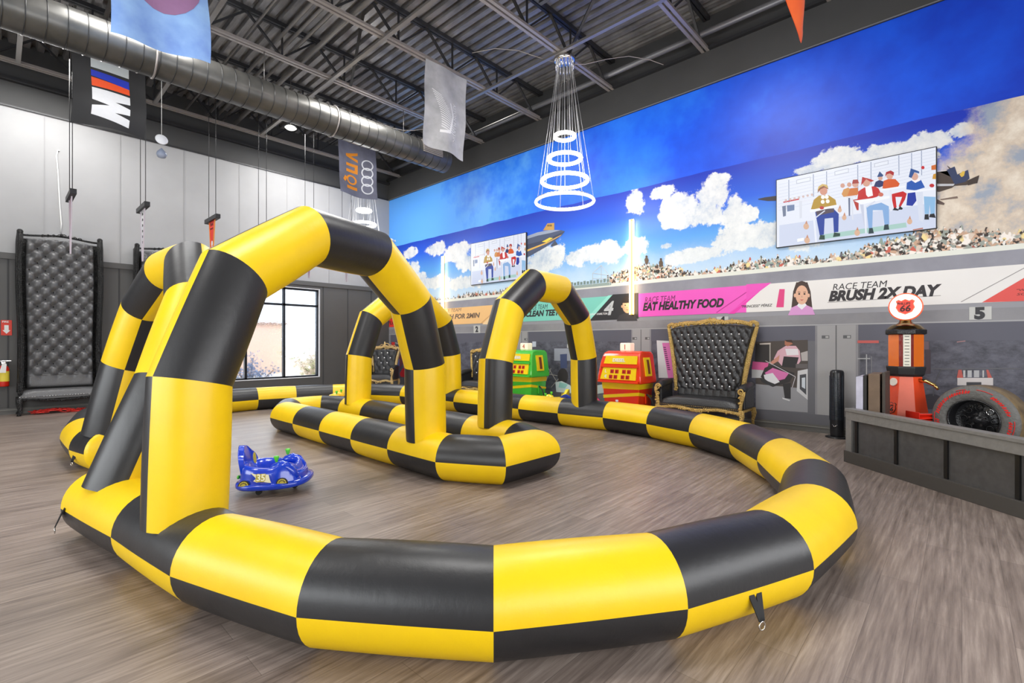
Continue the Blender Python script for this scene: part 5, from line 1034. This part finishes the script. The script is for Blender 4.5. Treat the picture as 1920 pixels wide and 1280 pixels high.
mb=MB(); lb(mb,0,LL,-.03,.0,.50,.625); lb(mb,0,LL,-.10,.012,.60,.635); mb.build('top_rail',M_boxg,t,bevel=.004)
mb=MB(); lb(mb,-.01,LL,-.04,.015,.0,.135); mb.build('base_board',M_base,t,bevel=.003)
mb=MB(); lb(mb,0,.085,-.035,-.002,.135,.50); mb.build('end_stile',M_boxg,t)
for s_ in (.125,.655,1.198,1.80,2.4,3.0): mb=MB(); lb(mb,s_,s_+.035,-.04,-.012,.135,.50); mb.build('batten',mat('black_batten',S(20,20,20),.4),t)
mb=MB(); mb.box((.99-.0,-.03,.30),(1.92,.05,.60)); mb.build('side_panel',M_box,t)
mb=MB(); q=[Vector((.05,-.08,0)),Vector((1.95,-.08,0)),Vector((1.95,-3.5,0)),BU*LL-BN*.09]; mb.add([tuple(v+Vector((0,0,.14))) for v in q]+[tuple(v) for v in q],[(0,3,2,1),(4,5,6,7),(0,1,5,4),(1,2,6,5),(2,3,7,6),(3,0,4,7)]); mb.build('inner_floor',M_box,t)
# boards stacked in the corner
for i,(px0,c,dx_,h) in enumerate(((0,S(206,204,222),0,.86),(1,S(34,32,30),.09,.88),(2,S(120,98,78),.14,.90),(3,S(70,62,54),.27,.92))):
    wd=(.07,.035,.11,.03)[i]; o=MB().box((0,0,h/2),(.5,wd,h)).build('wood_board',mat('board_%d'%i,c,.6,bump=(9,.06,.2)),bevel=.004); o.location=(7.29,.93-dx_-wd/2-(.0 if i==0 else -.02),.14); o.rotation_euler=(0,0,0); tag(o,['pale lilac board, left of the upright boards in the display box','thin black board second from the left in the display box','broad brown board in the middle of the upright boards','thin dark board nearest the fuel pump among the upright boards'][i],'board','boards standing in the display box')
# vintage fuel pump, octagonal
t=thing('vintage_fuel_pump','tall orange antique style fuel pump with a glowing round globe','fuel pump',(7.98,.53,.14),math.radians(-174))
M_or=mat('pump_orange',S(238,74,24),.4,coat=.1); M_orp=mat('pump_salmon',S(236,120,96),.45); M_amber=mat('amber_glass',S(226,110,20),.12,coat=.6); M_dr=mat('dark_red_glass',S(120,26,14),.15,coat=.5)
def octo(mb,secs,m=0,face_m=None,ph=PI/8):
    n=8; vs=[]
    for z,r in secs:
        for k in range(n): a=2*PI*k/n+ph; vs.append((r*math.cos(a),r*math.sin(a),z))
    o=len(mb.v); mb.v+=vs
    for i in range(len(secs)-1):
        for k in range(n): mb.f.append([o+i*n+k,o+i*n+(k+1)%n,o+(i+1)*n+(k+1)%n,o+(i+1)*n+k]); mb.m.append(face_m(k) if face_m else m); mb.s.append(False)
    mb.f.append([o+k for k in range(n)][::-1]); mb.m.append(m); mb.s.append(False); mb.f.append([o+(len(secs)-1)*n+k for k in range(n)]); mb.m.append(m); mb.s.append(False)
    return mb
octo(MB(),[(0,.285),(.04,.285),(.86,.17)],0,lambda k:1 if k in (7,) else 0).build('cabinet',[M_or,M_orp],t,bevel=.004)
octo(MB(),[(.84,.175),(.87,.20),(.95,.215),(.97,.215)]).build('collar',M_black,t,bevel=.004)
octo(MB(),[(.965,.19),(1.38,.19)],0,lambda k:{7:1,0:0,6:0}.get(k,0)).build('glass_cylinder',[M_amber,M_dr],t)
octo(MB(),[(1.37,.20),(1.38,.222),(1.43,.222),(1.44,.21)]).build('cap_rim',M_blk_metal,t,bevel=.003)
mb=MB(); mb.lathe([(.20,1.44),(.17,1.475),(.14,1.50),(.10,1.51),(.07,1.53),(.06,1.56),(0,1.56)],seg=24); mb.build('brass_dome',mat('dark_brass',S(110,86,44),.2,1),t)
aF=PI/8*0+2*PI*7.5/8+PI/8; fd=Vector((math.cos(aF),math.sin(aF),0)); fs=Vector((0,0,1)).cross(fd)
def onface(name,pts,r,m,z0,dep=.002): return MB().prism(pts,fd*r+Vector((0,0,z0)),fs,(0,0,1),dep).build(name,m,t)
rr=.19*math.cos(PI/8)
sc_o=onface('gauge_strip',[(-.03,0),(.045,0),(.045,.40),(-.03,.40)],rr+.004,mat('gauge_paper',S(226,222,206),.5),.972)
mb=MB()
for k_ in range(10): mb.prism([(-.015,.02+k_*.039),(.03,.02+k_*.039),(.03,.027+k_*.039),(-.015,.027+k_*.039)],fd*(rr+.006)+Vector((0,0,.972)),fs,(0,0,1),0)
mb.build('gauge_marks',M_black,sc_o)
# globe, facing the camera side of the hall
gl=MB(); gd_=Vector((-.98,.05,0)); 
E3=Matrix((Vector((0,0,1)).cross(gd_).normalized(),Vector((0,0,1)),gd_)).transposed() 
cgl=Vector((0,0,1.73)); Rz=Matrix.Rotation(math.radians(174),3,'Z'); G3=Rz@Matrix((Vector((0,-1,0)),Vector((0,0,1)),Vector((-1,0,0)))).transposed()
gl.lathe([(.0,-.05),(.12,-.05),(.158,-.035),(.165,0),(.158,.035),(.12,.05),(0,.05)],cgl,36,0,True,G3); go=gl.build('globe',mat('globe_glow',S(255,250,245),.3,emit=(1,.90,.84,1),es=.9),t)
MB().torus(cgl,.163,.014,40,10,0,G3).build('globe_rim',mat('rim_orange',S(240,90,50),.3,emit=S(255,80,40),es=.5),t)
def shield(k,oy=0): return [(x*k,y*k+oy) for x,y in ((-.85,.62),(-.6,.8),(-.35,.66),(0,.86),(.35,.66),(.6,.8),(.85,.62),(.72,.3),(.85,-.1),(.6,-.6),(0,-.9),(-.6,-.6),(-.85,-.1),(-.72,.3))]
gx,gy,gn=G3@Vector((1,0,0)),G3@Vector((0,1,0)),G3@Vector((0,0,1))
def badge(parent,c,k,X,Y,N,c1,c2,c3):
    b=MB().prism(shield(k),Vector(c)+N*.003,X,Y,.003).build('badge',c1,parent); MB().prism([(x*.9,y*.9) for x,y in shield(k)],Vector(c)+N*.004,X,Y,.001).build('badge_field',c2,b)
    txt('PHILLIPS',k*.36,Vector(c)+N*.006-X*k*.70+Y*k*.22,X,Y,c3,'lettering',b,off=.0008,world=False,sx=.86); txt('66',k*.95,Vector(c)+N*.006-X*k*.50-Y*k*.52,X,Y,c3,'lettering',b,off=.003,world=False,shear=.15)
    return b
badge(t,cgl+gn*.05,.115,gx,gy,gn,mat('badge_orange',S(240,120,80),.4,emit=S(255,110,70),es=.3),mat('badge_red',S(214,60,40),.4,emit=S(230,50,30),es=.25),mat('badge_ink',S(60,16,12),.5))
# badge low on the left face
k6=0; aL=2*PI*.5/8+PI/8-2*PI*0/8; 
for idx,zz,kk in ((6,.44,.085),):
    a6=2*PI*(idx+.5)/8+PI/8; n6=Vector((math.cos(a6),math.sin(a6),0)); X6=Vector((0,0,1)).cross(n6); r6=(.285-.14*(zz-.04)-.0)*math.cos(PI/8); Y6=(Vector((0,0,1))-n6*.135).normalized()
    badge(t,n6*(r6+.004)+Vector((0,0,zz)),kk,X6,Y6,X6.cross(Y6),M_black,M_or,M_black)
    MB().prism(circ(0,0,.05,20),n6*(.19*math.cos(PI/8)+.008)+Vector((0,0,.77)),X6,Y6,.012).build('dial',mat('dial_white',S(236,228,214),.3),t); 
for sgn,a_ in ((1,2*PI*(5.2)/8+PI/8),):
    d=Vector((math.cos(a_),math.sin(a_),0)); MB().tube([d*.18+Vector((0,0,.72)),d*.27+Vector((0,0,.70)),d*.33+Vector((0,0,.5)),d*.33+Vector((0,0,.2)),d*.31+Vector((0,0,.08)),d*.31+Vector((0,0,.0))],.016,8).build('hose',M_rubber,t); MB().lathe([(.0,0),(.035,0),(.035,.04),(.022,.06),(.026,.10),(.032,.11),(.02,.13),(.018,.2),(0,.2)],d*.34,16).build('hose_fitting',M_chrome,t)
d=Vector((math.cos(2*PI*.7/8+PI/8),math.sin(2*PI*.7/8+PI/8),0)); MB().tube([d*.16+Vector((0,0,.80)),d*.24+Vector((0,0,.79)),d*.33+Vector((0,0,.75)),d*.37+Vector((0,0,.70))],[.026,.022,.018,.014],10).build('nozzle',mat('brass',S(214,180,110),.2,1),t)
# racing wheel
t=thing('racing_wheel','big worn slick racing tyre with red sidewall lettering on a black rim','wheel',(7.42,-.10,.165)); t.scale=(.89,.89,.89)
ax=Vector((-.93,.36,0)).normalized(); e1=Vector((0,0,1)).cross(ax).normalized(); e2=Vector((0,0,1)); W3=Matrix((e1,e2,ax)).transposed(); cw=Vector((0,0,.43)); cw2=cw
def wl(prof,seg=64): return MB().lathe(prof,cw,seg,0,True,W3)
g=G('worn_tread',.34); g.base(g.ramp(g.noise(7,None,6,.7),[(.35,S(84,72,58)),(.6,S(132,112,80)),(.75,S(60,54,50))])); g.bump(g.noise(60,None,3),.3,.004)
wl([(.26,-.30),(.33,-.34),(.405,-.34),(.43,-.30),(.433,0),(.43,.005)]).build('tread',g.m,t); wl([(.43,.005),(.425,.02),(.405,.04),(.36,.055),(.30,.05),(.262,.035),(.25,.02)]).build('sidewall',mat('tyre_sidewall',S(112,110,106),.6,bump=(30,.1,.2)),t)
RD=mat('tyre_red',S(222,34,28),.5)
rnd=random.Random(8)
for a1,a2 in ((96,172),(18,62),(-48,6),(186,240)):
    a=a1; mb=MB()
    while a<a2:
        ar=math.radians(a); u=W3@Vector((math.cos(ar),math.sin(ar),0)); X=W3@Vector((math.sin(ar),-math.cos(ar),0)); q=.016; h0=.03+rnd.uniform(0,.01); c_=cw+u*.335+ax*.0565
        mb.add([c_-X*q,c_+X*(q*.2),c_+X*(q*1.2)+u*h0,c_-X*(q*.0)+u*h0],[(0,1,2,3)])
        if rnd.random()>.4: mb.add([c_-X*q+u*h0*.4,c_+X*q+u*h0*.4,c_+X*q+u*h0*.6,c_-X*q+u*h0*.6],[(0,1,2,3)])
        a+=rnd.uniform(4.4,5.6)
    mb.build('red_lettering',RD,t)
[MB().tube([cw+W3@Vector((math.cos(a)*.385,math.sin(a)*.385,.052)) for a in [math.radians(a1+k*3) for k in range(int(sp/3))]],.004,5).build('red_line',RD,t) for a1,sp in ((100,20),(170,60),(60,28),(-30,40))]
mb=wl([(.262,.035),(.258,.045),(.245,.045),(.24,.02),(.235,-.14),(.21,-.16)]); mb.build('rim',M_blk_metal,t)
mb=wl([(.235,-.13),(.20,-.15),(.10,-.12),(.07,-.08),(.045,-.08),(.04,-.05),(0,-.05)]); mb.build('rim_disc',M_blk_metal,t)
for k_ in range(8):
    a=2*PI*k_/8; c_=cw+W3@Vector((math.cos(a)*.15,math.sin(a)*.15,-.125)); MB().torus(c_,.036,.007,16,6,0,W3).build('rim_hole_lip',M_chrome if k_==1 else M_blk_metal,t)
for k_ in range(5): a=2*PI*k_/5+.3; MB().lathe([(0,.0),(.014,0),(.014,.03),(0,.03)],cw+W3@Vector((math.cos(a)*.075,math.sin(a)*.075,-.09)),6,0,False,W3).build('wheel_nut',M_chrome,t)
# red racing car wing on the display floor
t=thing('race_car_wing','glossy red front wing of a racing car lying between the pump and the wheel','car part',(7.60,.30,.14),math.radians(-47)); t.scale=(.40,.55,.86)
M_rw=mat('wing_red',S(230,44,24),.25,coat=.6)
MB().grid(lambda u,v:((u-.5)*.9,(v-.5)*.34,.44+.05*math.sin(v*PI)-.03*abs(u-.5)),16,10).grid(lambda u,v:((u-.5)*.9,(v-.5)*.34,.41+.02*math.sin(v*PI)-.03*abs(u-.5)),16,10).build('main_plane',M_rw,t)
for s_ in (-1,1): MB().box((s_*.45,0,.26),(.02,.36,.52)).build('end_plate',M_rw,t,bevel=.006)
MB().box((0,-.10,.49),(.86,.10,.02)).box((0,.10,.475),(.86,.05,.02),1).build('flap',[M_rw,M_white],t,bevel=.004)
MB().tube([(0,0,.42),(0,.02,.2),(0,.03,0)],[.05,.07,.10],14).build('nose_pylon',M_rw,t)
# tower fan
t=thing('tower_fan','slim black tower fan standing on the floor left of the display box','fan',(8.55,1.36,0),math.radians(-100))
MB().lathe([(0,0),(.15,0),(.15,.012),(.12,.025),(0,.03)],seg=32).build('base',M_blk_metal,t); mb=MB(); mb.lathe([(.085,.03),(.09,.06),(.09,.96),(.082,.99),(.06,1.005),(0,1.01)],seg=28); mb.build('body',mat('fan_black',S(30,32,36),.3),t)
mb=MB()
for k_ in range(30): mb.tube([(.092*math.cos(a),.092*math.sin(a),.28+k_*.021) for a in [math.radians(-150+q*10) for q in range(13)]],.0032,5)
mb.build('grille',mat('fan_grille',S(48,58,70),.35),t); mb=MB(); [mb.tube([(.093*math.cos(a),.093*math.sin(a),.26),(.093*math.cos(a),.093*math.sin(a),.92)],.004,5) for a in (math.radians(-155),math.radians(-90),math.radians(-25))]; mb.build('grille_post',MATS['fan_grille'],t)
MB().tube([(-.03,-.09,.2),(0,-.1,.17),(.04,-.09,.2)],.006,6).build('handle',M_chrome,t)
